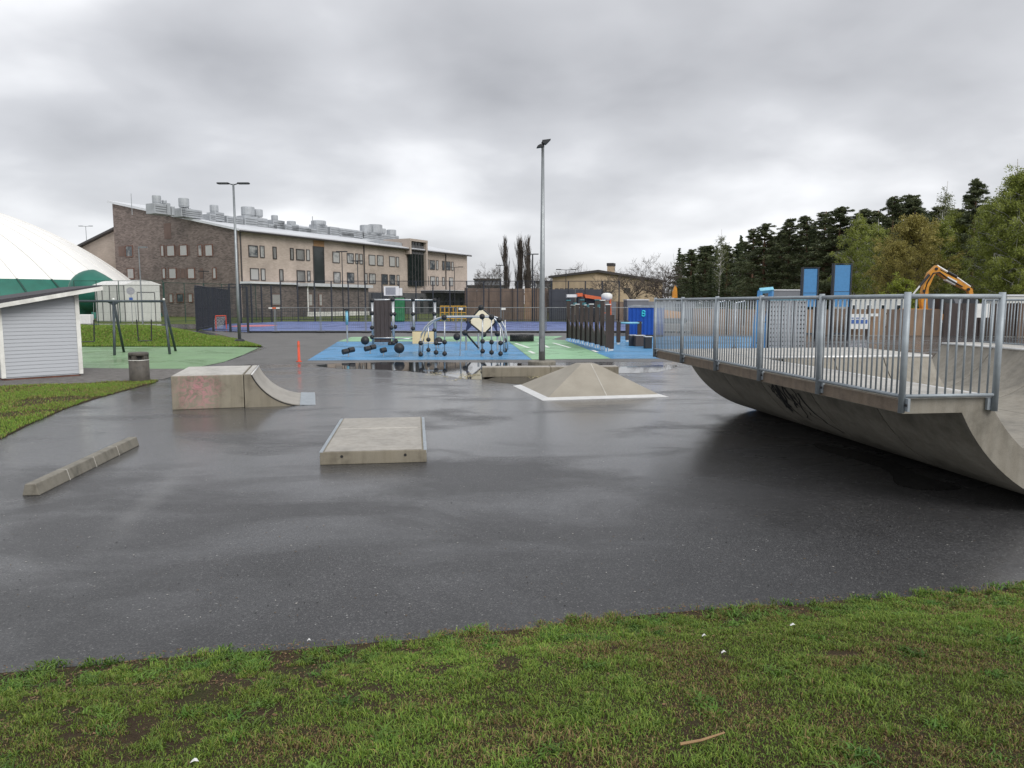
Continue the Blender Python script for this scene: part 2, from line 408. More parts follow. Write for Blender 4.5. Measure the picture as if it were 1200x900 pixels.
brick_mat('brick_beige', (0.37, 0.31, 0.262), (0.44, 0.37, 0.318), (0.4, 0.34, 0.295), 0.55, 0.17, 0.015, 0.2)

def glass_mat(name, tint, curtain):
    m, t, b = nodes_of(name)
    oi = t.nodes.new('ShaderNodeObjectInfo')
    v = coords(t)
    n = noise(t, v, 0.9, 3); 
    ad = t.nodes.new('ShaderNodeMath'); ad.operation = 'ADD'; t.links.new(oi.outputs['Random'], ad.inputs[0]); t.links.new(n.outputs['Fac'], ad.inputs[1])
    r = ramp_node(t, [(0.55, tint), (0.85, curtain)]); t.links.new(ad.outputs[0], r.inputs[0])
    t.links.new(r.outputs[0], b.inputs['Base Color'])
    b.inputs['Roughness'].default_value = 0.06; b.inputs['IOR'].default_value = 1.5
    return m
glass_mat('glass', (0.06, 0.07, 0.08), (0.38, 0.38, 0.37))
glass_mat('glass_dark', (0.012, 0.018, 0.018), (0.03, 0.035, 0.035))
for q in ('lamp_dark',): pass

# ------------------------------------------------------------------ mesh builder
class MB:
    def __init__(s): s.v = []; s.f = []; s.uv = None
    def add(s, vs, fs):
        o = len(s.v); s.v += [tuple(p) for p in vs]; s.f += [tuple(i + o for i in f) for f in fs]; return s
    def box(s, c, d, rz=0.0, M=None):
        hx, hy, hz = d[0] / 2, d[1] / 2, d[2] / 2
        vs = [Vector((x, y, z)) for z in (-hz, hz) for x, y in ((-hx, -hy), (hx, -hy), (hx, hy), (-hx, hy))]
        if M is None: M = Matrix.Rotation(rz, 3, 'Z')
        vs = [M @ p + Vector(c) for p in vs]
        return s.add(vs, [(3, 2, 1, 0), (4, 5, 6, 7), (0, 1, 5, 4), (1, 2, 6, 5), (2, 3, 7, 6), (3, 0, 4, 7)])
    def box2(s, a, b):
        return s.box([(a[i] + b[i]) / 2 for i in range(3)], [abs(b[i] - a[i]) for i in range(3)])
    def tube(s, pts, r, n=8, cap=True):
        pts = [Vector(p) for p in pts]; rs = r if isinstance(r, (list, tuple)) else [r] * len(pts)
        o = len(s.v); up = Vector((0, 0, 1))
        for i, p in enumerate(pts):
            d = (pts[min(i + 1, len(pts) - 1)] - pts[max(i - 1, 0)])
            d = d.normalized() if d.length > 1e-9 else up
            a = d.cross(up if abs(d.z) < 0.95 else Vector((1, 0, 0))).normalized(); b = d.cross(a)
            for k in range(n):
                w = 2 * math.pi * k / n
                s.v.append(tuple(p + (a * math.cos(w) + b * math.sin(w)) * rs[i]))
        for i in range(len(pts) - 1):
            for k in range(n):
                k2 = (k + 1) % n
                s.f.append((o + i * n + k, o + i * n + k2, o + (i + 1) * n + k2, o + (i + 1) * n + k))
        if cap:
            s.f.append(tuple(o + k for k in range(n))[::-1]); e_ = o + (len(pts) - 1) * n
            s.f.append(tuple(e_ + k for k in range(n)))
        return s
    def prism(s, poly, y0, y1, axis='y'):
        n = len(poly)
        def mk(a, b, t): return {'y': (a, t, b), 'x': (t, a, b), 'z': (a, b, t)}[axis]
        vs = [mk(a, b, y0) for a, b in poly] + [mk(a, b, y1) for a, b in poly]
        fs = [tuple(range(n)), tuple(range(2 * n - 1, n - 1, -1))] + [((i + 1) % n, i, n + i, n + (i + 1) % n) for i in range(n)]
        return s.add(vs, fs)
    def sphere(s, c, r, seg=12, rings=8, sc3=(1, 1, 1)):
        o = len(s.v); c = Vector(c)
        for i in range(rings + 1):
            a = math.pi * i / rings
            for k in range(seg):
                w = 2 * math.pi * k / seg
                s.v.append((c.x + r * sc3[0] * math.sin(a) * math.cos(w), c.y + r * sc3[1] * math.sin(a) * math.sin(w), c.z + r * sc3[2] * math.cos(a)))
        for i in range(rings):
            for k in range(seg):
                k2 = (k + 1) % seg
                s.f.append((o + i * seg + k, o + (i + 1) * seg + k, o + (i + 1) * seg + k2, o + i * seg + k2))
        return s
    def lathe(s, prof, n=24, c=(0, 0, 0)):
        o = len(s.v)
        for r, z in prof:
            for k in range(n):
                w = 2 * math.pi * k / n
                s.v.append((c[0] + r * math.cos(w), c[1] + r * math.sin(w), c[2] + z))
        for i in range(len(prof) - 1):
            for k in range(n):
                k2 = (k + 1) % n
                s.f.append((o + i * n + k, o + i * n + k2, o + (i + 1) * n + k2, o + (i + 1) * n + k))
        return s
    def mesh(s, name, material, smooth=False, off=None):
        me = bpy.data.meshes.new(name)
        vs = s.v if off is None else [(p[0] - off[0], p[1] - off[1], p[2] - off[2]) for p in s.v]
        me.from_pydata(vs, [], s.f)
        if s.uv is not None:
            ul = me.uv_layers.new(name='UVMap')
            for li, uvw in enumerate(s.uv): ul.data[li].uv = uvw
        me.validate(clean_customdata=False)
        bm = bmesh.new(); bm.from_mesh(me); bmesh.ops.recalc_face_normals(bm, faces=bm.faces); bm.to_mesh(me); bm.free()
        me.materials.append(MATS[material])
        if smooth: me.polygons.foreach_set('use_smooth', [True] * len(me.polygons))
        return me
    def build(s, name, material, parent=None, smooth=False, off=None, bev=0.0):
        o = bpy.data.objects.new(name, s.mesh(name, material, smooth, off)); COL.objects.link(o)
        if parent is not None: o.parent = parent
        if bev:
            md = o.modifiers.new('bevel', 'BEVEL'); md.width = bev; md.segments = 2; md.limit_method = 'ANGLE'; md.angle_limit = R(40)
        return o

def tag(o, label=None, cat=None, group=None, kind=None):
    if label: o['label'] = label
    if cat: o['category'] = cat
    if group: o['group'] = group
    if kind: o['kind'] = kind
    return o
def thing(name, label, cat, loc=(0, 0, 0), rz=0.0, group=None):
    o = bpy.data.objects.new(name, None); COL.objects.link(o); o.empty_display_size = 0.3
    o.location = loc; o.rotation_euler = (0, 0, rz)
    return tag(o, label, cat, group)
def inst(name, mesh, parent, loc=(0, 0, 0), rot=(0, 0, 0), scale=(1, 1, 1)):
    o = bpy.data.objects.new(name, mesh); COL.objects.link(o); o.parent = parent
    o.location = loc; o.rotation_euler = rot; o.scale = scale
    return o
def copy_tree(o, parent=None):
    c = o.copy(); COL.objects.link(c); c.parent = parent
    for ch in list(o.children): copy_tree(ch, c)
    return c
def sheet(name, pts, z, material, label_kind='structure'):
    b = MB(); b.add([(p[0], p[1], z) for p in pts], [tuple(range(len(pts)))])
    o = b.build(name, material); tag(o, kind=label_kind)
    return o
def rand(a, b): return random.uniform(a, b)

# value noise for scattering
_rng = np.random.RandomState(3)
_tab = _rng.rand(256, 256)
def vnoise(x, y):
    xi = np.floor(x).astype(int); yi = np.floor(y).astype(int); fx = x - xi; fy = y - yi
    fx = fx * fx * (3 - 2 * fx); fy = fy * fy * (3 - 2 * fy)
    g = lambda a, b: _tab[a % 256, b % 256]
    return (g(xi, yi) * (1 - fx) + g(xi + 1, yi) * fx) * (1 - fy) + (g(xi, yi + 1) * (1 - fx) + g(xi + 1, yi + 1) * fx) * fy
def fbm(x, y, o=4):
    s = 0; a = 0.5; t = 0
    for i in range(o):
        s = s + a * vnoise(x * 2 ** i + 17 * i, y * 2 ** i + 31 * i); t += a; a *= 0.5
    return s / t

def raw_mesh(name, verts, faces_n, loops, material, cols=None):
    """numpy mesh: verts (n,3), loops flat index array, faces_n = loop totals"""
    me = bpy.data.meshes.new(name)
    me.vertices.add(len(verts)); me.vertices.foreach_set('co', np.ascontiguousarray(verts, dtype=np.float32).ravel())
    me.loops.add(len(loops)); me.loops.foreach_set('vertex_index', np.ascontiguousarray(loops, dtype=np.int32))
    nf = len(faces_n); st = np.zeros(nf, dtype=np.int32); st[1:] = np.cumsum(faces_n)[:-1]
    me.polygons.add(nf); me.polygons.foreach_set('loop_start', st); me.polygons.foreach_set('loop_total', np.asarray(faces_n, dtype=np.int32))
    if cols is not None:
        ca = me.color_attributes.new('Col', 'FLOAT_COLOR', 'POINT')
        c4 = np.ones((len(verts), 4), dtype=np.float32); c4[:, :3] = cols
        ca.data.foreach_set('color', c4.ravel())
    me.update(calc_edges=True); me.materials.append(MATS[material])
    return me

def grass_mesh(name, xs, ys, zs, hs, ws, cols, rng, lean=0.6):
    n = len(xs); az = rng.rand(n) * 2 * np.pi; la = rng.rand(n) * 2 * np.pi; ln = (0.15 + rng.rand(n)) * lean
    sx, sy = np.cos(az) * ws / 2, np.sin(az) * ws / 2
    bx, by = np.cos(la) * ln * hs, np.sin(la) * ln * hs
    v = np.zeros((n, 5, 3))
    v[:, 0] = np.stack([xs - sx, ys - sy, zs - 0.006], 1); v[:, 1] = np.stack([xs + sx, ys + sy, zs - 0.006], 1)
    mz = zs + hs * 0.62
    v[:, 2] = np.stack([xs + sx * 0.8 + bx * 0.4, ys + sy * 0.8 + by * 0.4, mz], 1); v[:, 3] = np.stack([xs - sx * 0.8 + bx * 0.4, ys - sy * 0.8 + by * 0.4, mz], 1)
    v[:, 4] = np.stack([xs + bx, ys + by, zs + hs * (1 - 0.25 * ln)], 1)
    base = np.arange(n)[:, None] * 5
    loops = (base + np.array([0, 1, 2, 3, 3, 2, 4])[None]).ravel()
    fn = np.tile([4, 3], n)
    c = np.repeat(cols[:, None, :], 5, 1).copy(); c[:, :2] *= 0.55  # blade roots darkened for contrast: shade put into the colour
    return raw_mesh(name, v.reshape(-1, 3), fn, loops, 'grass_blades', c.reshape(-1, 3))

def grass_cols(n, rng, dry):
    g1 = np.array([0.1, 0.215, 0.03]); g2 = np.array([0.28, 0.385, 0.065]); st = np.array([0.34, 0.25, 0.11])
    a = rng.rand(n)[:, None]; c = g1 * (1 - a) + g2 * a
    d = (rng.rand(n) < dry)[:, None]
    c = np.where(d, st * (0.5 + 0.6 * rng.rand(n)[:, None]), c)
    return c * (0.75 + 0.5 * rng.rand(n)[:, None])

# ================================================================== SETTING: ground sheets
g = MB(); g.add([(-900, -60, -0.03), (900, -60, -0.03), (900, 1500, -0.03), (-900, 1500, -0.03)], [(0, 1, 2, 3)])
tag(g.build('ground', 'far_grass'), kind='structure')

EDGE_PX = [(-160, 800), (0, 783), (150, 768), (300, 756), (450, 745), (600, 731), (750, 716), (900, 704), (1050, 693), (1200, 683), (1400, 668)]
EDGE = [G(a, b) for a, b in EDGE_PX]
ex = np.array([p.x for p in EDGE]); ey = np.array([p.y for p in EDGE])
def edge_y(x):
    return np.interp(x, ex, ey) + 0.05 * (fbm(np.asarray(x) * 2.1 + 40, np.asarray(x) * 0 + 3, 3) - 0.5) * 2
a0 = -48.0; a1 = 70.0
asph = [(a0, 3.0), (a1, 3.0), (a1, 64), (a0, 64)]
sheet('asphalt', asph, 0.0, 'asphalt')

def lawn_z(x, y):
    d = np.maximum(edge_y(x) - y, 0)
    return 0.012 + 0.16 * np.minimum(d, 5.5) * np.clip(d / 0.8, 0.15, 1) + 0.035 * (fbm(x * 1.7, y * 1.7, 4) - 0.5) * np.clip(d * 2, 0, 1)
# foreground lawn, a bank rising towards the viewer
nx_, ny_ = 150, 70
xs = np.linspace(-14, 16, nx_); tt = np.linspace(0, 1, ny_)
vv = []
for j in range(ny_):
    ye = np.asarray(edge_y(xs)); yy = ye * (1 - tt[j]) + (-6.0) * tt[j]
    if j == 0: zz = np.full(nx_, -0.02)
    else: zz = lawn_z(xs, yy)
    vv.append(np.stack([xs, yy, zz], 1))
vv = np.concatenate(vv)
idx = np.arange(nx_ * ny_).reshape(ny_, nx_)
q = np.stack([idx[:-1, :-1], idx[1:, :-1], idx[1:, 1:], idx[:-1, 1:]], -1).reshape(-1, 4)
me = raw_mesh('lawn_bank', vv, np.full(len(q), 4), q.ravel(), 'lawn_soil')
me.polygons.foreach_set('use_smooth', [True] * len(me.polygons))
o = bpy.data.objects.new('lawn_bank', me); COL.objects.link(o); tag(o, kind='structure')
# its grass
rng = np.random.RandomState(11)
n = 1500000
y = 2.0 + rng.rand(n) * 5.3; x = (rng.rand(n) * 2 - 1) * (0.78 * y + 2.6)
keep = (y < edge_y(x) - 0.02) & (rng.rand(n) < y / 7.3)
x, y = x[keep], y[keep]
dist = edge_y(x) - y
cl = fbm(x * 2.3, y * 2.3, 4); fine_ = fbm(x * 9 + 5, y * 9, 3)
bare = np.clip(1.0 - dist / 2.0, 0, 1) * 0.24 * np.clip(1.05 - (x + 3) / 5.0, 0.3, 1) + 0.28 * np.clip(1.0 - dist / 0.3, 0, 1)
dens = np.clip((cl * 0.55 + fine_ * 0.45 - 0.24 - bare) * 9, 0.05, 1)
keep = rng.rand(len(x)) < dens
x, y, cl, fine_, dens, dist = x[keep], y[keep], cl[keep], fine_[keep], dens[keep], dist[keep]
n = len(x)
tuft = np.clip((fine_ - 0.45) * 4, 0, 1)
hs = (0.010 + 0.016 * rng.rand(n) ** 1.5) * (0.75 + 1.2 * tuft)
ws = 0.003 + 0.0028 * rng.rand(n)
tn_ = fbm(x * 1.9 + 50, y * 2.4, 4)
dryf = np.clip((tn_ - 0.52) * 4 + 0.08, 0.05, 0.48)
cols = grass_cols(n, rng, dryf)
lv = np.clip((fbm(x * 0.8 + 9, y * 0.8, 3) - 0.35) * 3, 0, 1)[:, None]; cols = cols * (0.78 + 0.35 * lv) * np.array([1.0, 1.0, 1.0]) + (1 - lv) * np.array([0.02, 0.008, 0.003])
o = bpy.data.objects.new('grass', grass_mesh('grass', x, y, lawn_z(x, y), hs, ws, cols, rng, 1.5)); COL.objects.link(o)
tag(o, 'short patchy green grass on the bank in front of the asphalt', 'grass', kind='stuff')

# taller tufts and rosettes of weeds, mostly along the asphalt edge
nt_ = 420
tx = (rng.rand(nt_) * 2 - 1) * 6.6; td = np.where(rng.rand(nt_) < 0.55, 0.05 + 0.5 * rng.rand(nt_), 0.4 + 3.0 * rng.rand(nt_)); tyy = edge_y(tx) - td
per_ = 46
bx_ = np.repeat(tx, per_) + rng.normal(0, 0.035, nt_ * per_); by_ = np.repeat(tyy, per_) + rng.normal(0, 0.035, nt_ * per_)
kk = by_ < edge_y(bx_) - 0.01; bx_, by_ = bx_[kk], by_[kk]; nn = len(bx_)
gs = np.repeat(0.7 + 0.7 * rng.rand(nt_), per_)[kk]
tc_ = np.repeat(np.array([[0.07, 0.155, 0.025]]) * (0.75 + 0.7 * rng.rand(nt_))[:, None] + rng.rand(nt_)[:, None] * np.array([[0.06, 0.05, 0.01]]), per_, 0)[kk] * (0.7 + 0.6 * rng.rand(nn))[:, None]
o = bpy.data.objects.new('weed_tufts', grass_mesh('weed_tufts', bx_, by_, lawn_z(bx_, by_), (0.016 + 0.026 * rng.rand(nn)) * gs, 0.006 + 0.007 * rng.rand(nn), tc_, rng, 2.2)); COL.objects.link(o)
tag(o, 'darker green tufts and weeds scattered along the edge of the bank', 'weeds', kind='stuff')
# dead leaves and crumbs: brown on the bank, pale grit on the asphalt
def flakes(name, xs_, ys_, zs_, size, cols_, label, cat, rg_):
    n_ = len(xs_); th_ = rg_.rand(n_) * 6.28; l_ = size * (0.5 + rg_.rand(n_)); w_ = l_ * (0.35 + 0.4 * rg_.rand(n_)); v_ = np.zeros((n_, 4, 3))
    for q_, (sa, sb) in enumerate(((-1, 0), (0, -1), (1, 0), (0, 1))):
        v_[:, q_] = np.stack([xs_ + sa * l_ * np.cos(th_) - sb * w_ * np.sin(th_), ys_ + sa * l_ * np.sin(th_) + sb * w_ * np.cos(th_), zs_ + 0.35 * size * rg_.rand(n_)], 1)
    o_ = bpy.data.objects.new(name, raw_mesh(name, v_.reshape(-1, 3), np.full(n_, 4), np.arange(4 * n_), 'grass_blades', np.repeat(cols_, 4, 0))); COL.objects.link(o_)
    tag(o_, label, cat, kind='stuff')
rgf = np.random.RandomState(21)
nf_ = 5200
fx = (rgf.rand(nf_) * 2 - 1) * 5.6; fd = np.abs(rgf.normal(0, 0.8, nf_)) + 0.01; fy = edge_y(fx) - fd
cf_ = np.array([0.2, 0.12, 0.06]) * (0.4 + 1.1 * rgf.rand(nf_))[:, None]
flakes('dead_leaves', fx, fy, lawn_z(fx, fy) + 0.004, 0.011, cf_, 'small brown dead leaf bits lying in the thin grass', 'leaves', rgf)
nf_ = 1500
fy = 5.4 + 15 * rgf.rand(nf_) ** 1.4; fx = (rgf.rand(nf_) * 2 - 1) * 0.72 * fy
k_ = fy > edge_y(fx) + 0.02; fx, fy = fx[k_], fy[k_]; nf_ = len(fx)
tt_ = rgf.rand(nf_)[:, None]; cf_ = np.where(tt_ < 0.3, np.array([[0.5, 0.48, 0.44]]), np.where(tt_ < 0.7, np.array([[0.16, 0.11, 0.06]]), np.array([[0.02, 0.02, 0.02]])))
flakes('grit', fx, fy, np.full(nf_, 0.004), 0.009, cf_, 'fine grit and leaf crumbs scattered over the wet asphalt', 'grit', rgf)

# left lawn, with gravel round the shed
lawn_px = [(-260, 600), (-60, 540), (0, 515), (40, 495), (75, 480), (110, 468), (150, 457), (180, 449), (186, 446.5), (170, 445.5), (100, 449.5), (0, 453), (-200, 462)]
lp = [G(*p) for p in lawn_px]
grav_px = [(-200, 463), (0, 453.5), (100, 450), (170, 446), (190, 445), (215, 437), (215, 429), (90, 429), (-200, 429)]
sheet('gravel_path', [G(*p) for p in grav_px], 0.006, 'gravel')
b = MB(); b.add([(p.x, p.y, 0.018) for p in lp] + [(p.x, p.y, -0.02) for p in lp],
                [tuple(range(len(lp)))] + [(i, (i + 1) % len(lp), len(lp) + (i + 1) % len(lp), len(lp) + i) for i in range(len(lp))])
tag(b.build('lawn', 'lawn_soil'), kind='structure')
def in_poly(x, y, poly):
    c = np.zeros(len(x), bool); k = len(poly)
    for i in range(k):
        x1, y1 = poly[i][0], poly[i][1]; x2, y2 = poly[(i + 1) % k][0], poly[(i + 1) % k][1]
        hit = ((y1 > y) != (y2 > y)) & (x < (x2 - x1) * (y - y1) / (y2 - y1 + 1e-12) + x1)
        c ^= hit
    return c
n = 420000
x = -26 + rng.rand(n) * 17; y = 10 + rng.rand(n) * 14
wob = 0.12 * (fbm(x * 2, y * 2, 3) - 0.5)
k = in_poly(x + wob, y + wob, lp)
x, y = x[k], y[k]; cl = fbm(x * 1.1, y * 1.1, 4)
k = rng.rand(len(x)) < np.clip((cl - 0.3) * 6, 0.12, 1); x, y, cl = x[k], y[k], cl[k]; n = len(x)
cols = grass_cols(n, rng, np.clip(0.5 - (cl - 0.3) * 1.3, 0.1, 0.45)); cols *= 1.1
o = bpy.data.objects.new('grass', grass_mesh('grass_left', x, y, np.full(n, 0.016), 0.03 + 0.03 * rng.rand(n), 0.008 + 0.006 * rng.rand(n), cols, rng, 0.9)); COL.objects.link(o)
tag(o, 'short yellowish green grass on the lawn in front of the grey shed', 'grass', kind='stuff')

# swing area
sheet('swing_surface', [G(*p) for p in [(-120, 431), (100, 431.5), (180, 432.5), (216, 432.5), (240, 429), (262, 424.5), (285, 416), (304, 407.5), (200, 404), (60, 404), (-120, 404)]], 0.010, 'green_rubber')
# grass mound behind it
mp_px = [(-120, 407), (60, 407), (180, 407), (312, 407.6), (262, 393), (243, 385.5), (180, 382), (60, 381), (-120, 381)]
c0 = G(60, 407); 
mb = MB(); nx2, ny2 = 90, 26
mvx = np.linspace(G(-120, 407).x, G(314, 407).x, nx2)
front = G(180, 406.5).y; 
_my = np.array([front - 1, G(312, 407.6).y, G(262, 393).y, G(243, 386).y, front + 16]); _mx = np.array([G(312, 407.6).x, G(312, 407.6).x, G(262, 393).x, G(243, 386).x, G(243, 386).x - 1.0])
def mound_z(x, y):
    d = (y - front) / 5.5
    prof = np.clip(d, 0, 1); prof = prof * prof * (3 - 2 * prof)
    lim = np.interp(y, _my, _mx)
    tail = np.clip((lim - x) / 6.0, 0, 1); tail = tail * tail * (3 - 2 * tail)
    back = np.clip((front + 14.0 - y) / 4.0, 0, 1)
    return 0.86 * prof * tail * back + 0.03 - 0.12 * (x > lim - 0.05) + 0.10 * (fbm(x * 0.9, y * 0.9, 4) - 0.5) * prof * tail
gx, gy = np.meshgrid(mvx, np.linspace(front, front + 14.5, ny2))
gz = mound_z(gx, gy)
vv = np.stack([gx, gy, gz], -1).reshape(-1, 3)
idx = np.arange(nx2 * ny2).reshape(ny2, nx2)
q = np.stack([idx[:-1, :-1], idx[:-1, 1:], idx[1:, 1:], idx[1:, :-1]], -1).reshape(-1, 4)
me = raw_mesh('grass_mound', vv, np.full(len(q), 4), q.ravel(), 'far_grass'); me.polygons.foreach_set('use_smooth', [True] * len(me.polygons))
o = bpy.data.objects.new('grass_mound', me); COL.objects.link(o); tag(o, kind='structure')
n = 130000
x = rng.rand(n) * (mvx[-1] - mvx[0]) + mvx[0]; y = front + rng.rand(n) ** 1.3 * 9
k = (np.abs(x) < 0.72 * y) & (x < np.interp(y, _my, _mx) - 0.1); x, y = x[k], y[k]; n = len(x)
cols = grass_cols(n, rng, 0.12); cols *= 1.0
o = bpy.data.objects.new('grass', grass_mesh('grass_mound_blades', x, y, mound_z(x, y), 0.05 + 0.06 * rng.rand(n), 0.025 + 0.015 * rng.rand(n), cols, rng, 0.8)); COL.objects.link(o)
tag(o, 'green grass on the low mound behind the swings', 'grass', kind='stuff')

# play surfaces
sheet('play_surface_blue', [G(*p) for p in [(360, 422.5), (623, 421.5), (596, 400.5), (396, 400.5)]], 0.008, 'blue_rubber')
sheet('play_surface_mint', [G(*p) for p in [(396, 400.3), (596, 400.3), (640, 400), (660, 394), (412, 395)]], 0.009, 'mint_rubber')
sheet('play_surface_green', [G(*p) for p in [(623.4, 421.5), (716, 420.5), (662, 399), (644, 398), (596.5, 400.5)]], 0.012, 'mint_rubber')
sheet('play_surface_right', [G(*p) for p in [(716.5, 420.5), (930, 420), (900, 394), (665, 394), (662.5, 399)]], 0.008, 'blue_rubber')
for i, (a, b_, c, d) in enumerate([(604, 402.5, 620, 408), (631, 402, 643, 407.5), (648, 402, 668, 407.8), (620, 411.5, 626, 414.5), (694, 410.5, 700, 413)]):
    p, r = G(a, b_), G(c, d); w = Vector((0.09, 0, 0))
    sheet('painted_line', [p - w, p + w, r + w, r - w], 0.017, 'line_white')
# kerb strip in front of the play area
p, r = G(300, 424.6), G(760, 422.6)
mb = MB(); dv = (r - p).normalized(); nv = Vector((-dv.y, dv.x, 0))
# court
cz = 0.016
court = [G(236, 386.8), G(292, 389.6), G(790, 389.6), G(725, 377), G(330, 377), G(268, 379.8)]
cy0, cy1 = G(292, 389.6).y, G(330, 377).y
cx0, cx1 = G(292, 389.6).x, G(790, 389.6).x
sheet('court_surface', court, cz, 'court_blue')
for pts in ([(cx0 + .4, cy0 + .5), (cx1 - .4, cy0 + .5), (cx1 - .4, cy0 + .65), (cx0 + .4, cy0 + .65)],):
    sheet('court_line', pts, cz + 0.006, 'line_white')
cc = G(298, 382)
sheet('court_key', [(cc.x + 2.2 * math.cos(a * math.pi / 16), cc.y + 3.4 * math.sin(a * math.pi / 16)) for a in range(32)], cz + 0.006, 'court_pink')
mb = MB(); mb.box2((cx0, cy0 - 0.25, 0), (cx1, cy0 - 0.02, 0.12)); tag(mb.build('court_edge_strip', 'black_rubber'), kind='structure')  # low dark strip along the near edge of the court
# path between mound and school, school yard paving
sheet('school_path', [(-120, 76), (G(236, 386).x - 1, 68), (G(236, 386).x - 6, 84), (-120, 92)], 0.0, 'asphalt')
sheet('site_yard', [(12, 64.2), (140, 64.2), (140, 130), (12, 130)], -0.01, 'gravel')

soil_mat('old_asphalt', (0.1, 0.098, 0.096), (0.135, 0.132, 0.128), (0.17, 0.165, 0.16), 0.6, 0.7)
b_ = MATS['old_asphalt'].node_tree.nodes['Principled BSDF']; b_.inputs['Coat Weight'].default_value = 0.35; b_.inputs['Coat Roughness'].default_value = 0.3; b_.inputs['Coat IOR'].default_value = 1.33
sheet('footpath', [G(*p) for p in [(215, 433.5), (300, 426.5), (760, 424), (960, 424), (930, 390.4), (292, 390.4), (236, 387.6), (262, 393), (313, 408), (286, 417), (262, 425)]], 0.003, 'old_asphalt')
# puddles
def puddle(pts_px, wob=0.12, seed=0):
    pts = [G(*p) for p in pts_px]; rr = random.Random(seed); outp = []
    k = len(pts)
    for i in range(k):
        p0, p1, p2, p3 = pts[i - 1], pts[i], pts[(i + 1) % k], pts[(i + 2) % k]
        for s_ in range(5):
            t = s_ / 5.0
            c = 0.5 * ((2 * p1) + (p2 - p0) * t + (2 * p0 - 5 * p1 + 4 * p2 - p3) * t * t + (3 * p1 - p0 - 3 * p2 + p3) * t ** 3)
            outp.append((c.x + rr.uniform(-wob, wob), c.y + rr.uniform(-wob, wob)))
    sheet('puddle', outp, 0.004, 'water')
puddle([(372, 428), (420, 425), (500, 424.5), (560, 425), (610, 426), (600, 436), (560, 445), (500, 437), (440, 433), (395, 432)], 0.07, 1)
puddle([(567, 442.4), (640, 441.6), (655, 445), (625, 450), (590, 449)], 0.05, 2)
puddle([(955, 520), (1000, 528), (1040, 538), (1075, 556), (1125, 571), (1090, 575), (1050, 568), (1042, 553), (1005, 540), (965, 528)], 0.02, 3)
puddle([(640, 430.5), (720, 430), (790, 428), (770, 436), (700, 437)], 0.06, 6)
# drifts of fallen catkins at the puddle's edge
rngc = np.random.RandomState(5)
n = 2600
pxs = 500 + rngc.rand(n) ** 0.8 * 160; pys = 437 + 4.5 * np.sin(pxs * 0.05) + rngc.normal(0, 2.0, n) + (pxs > 585) * 4
keepc = fbm(pxs * 0.09, pys * 0.5, 3) > 0.5
xs_, ys_ = [], []
for a, b_ in zip(pxs[keepc], pys[keepc]):
    p = G(a, b_); xs_.append(p.x); ys_.append(p.y)
xs_ = np.array(xs_); ys_ = np.array(ys_); n = len(xs_); th = rngc.rand(n) * 6.28; ll = 0.012 + 0.03 * rngc.rand(n); ww = 0.006 + 0.012 * rngc.rand(n)
v = np.zeros((n, 4, 3)); 
for q_, (sa, sb) in enumerate(((-1, -1), (1, -1), (1, 1), (-1, 1))):
    v[:, q_] = np.stack([xs_ + sa * ll * np.cos(th) - sb * ww * np.sin(th), ys_ + sa * ll * np.sin(th) + sb * ww * np.cos(th), 0.0065 + 0.004 * rngc.rand(n)], 1)
o = bpy.data.objects.new('fallen_catkins', raw_mesh('fallen_catkins', v.reshape(-1, 3), np.full(n, 4), np.arange(4 * n), 'pollen')); COL.objects.link(o)
tag(o, 'pale yellow fallen catkins drifted along the puddle edge', 'catkins', kind='stuff')

# ================================================================== SKATE PARK
def along(p, q):
    d = q - p; return math.atan2(d.y, d.x), d.length
# ---- mini ramp with railings
RZ = R(7.3)
O = P(1054, 470, 7.89); O.z = 0
ramp = thing('mini_ramp', 'large curved concrete half pipe with overhanging deck and railings along its top', 'skate ramp', O, RZ)
DZ, CX, CZ, RO, RI = 1.36, 2.72, 2.2, 2.2, 1.85
def arc(r, a0_, a1_, n=18): return [(CX - r * math.sin(a0_ + (a1_ - a0_) * i / n), CZ - r * math.cos(a0_ + (a1_ - a0_) * i / n)) for i in range(n + 1)]
th_o = math.acos((CZ - (DZ - 0.16)) / RO); th_i = math.acos((CZ - DZ) / RI)
prof = [(0.05, DZ), ] + arc(RI, th_i, 0) + [(3.3, CZ - RI), (3.3, 0.0)] + arc(RO, 0, th_o) + [(0.05, DZ - 0.16)]
prof = [(a, max(b_, 0.003)) for a, b_ in prof]
BAY, NB = 1.674, 5
LEN = BAY * NB
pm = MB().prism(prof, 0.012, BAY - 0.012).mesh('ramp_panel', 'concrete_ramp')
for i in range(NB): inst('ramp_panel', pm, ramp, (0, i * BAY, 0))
# coping edge
COPX = CX - RI * math.sin(th_i)
cm = MB().tube([(0, 0, 0), (0, BAY, 0)], 0.03, 10).mesh('coping', 'steel_plate', True)
for i in range(NB): inst('coping', cm, ramp, (COPX + 0.005, i * BAY, DZ + 0.004))
# pale deck slabs, proud of the panels
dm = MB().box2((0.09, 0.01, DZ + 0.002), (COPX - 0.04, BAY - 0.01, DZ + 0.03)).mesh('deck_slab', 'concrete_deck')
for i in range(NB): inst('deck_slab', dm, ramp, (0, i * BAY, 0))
# rusty fascia strip along the edge beam
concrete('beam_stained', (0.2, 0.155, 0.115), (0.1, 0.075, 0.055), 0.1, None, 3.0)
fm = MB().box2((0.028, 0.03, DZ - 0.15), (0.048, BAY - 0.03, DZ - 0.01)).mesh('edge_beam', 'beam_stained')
for i in range(NB): inst('edge_beam', fm, ramp, (0, i * BAY, 0))
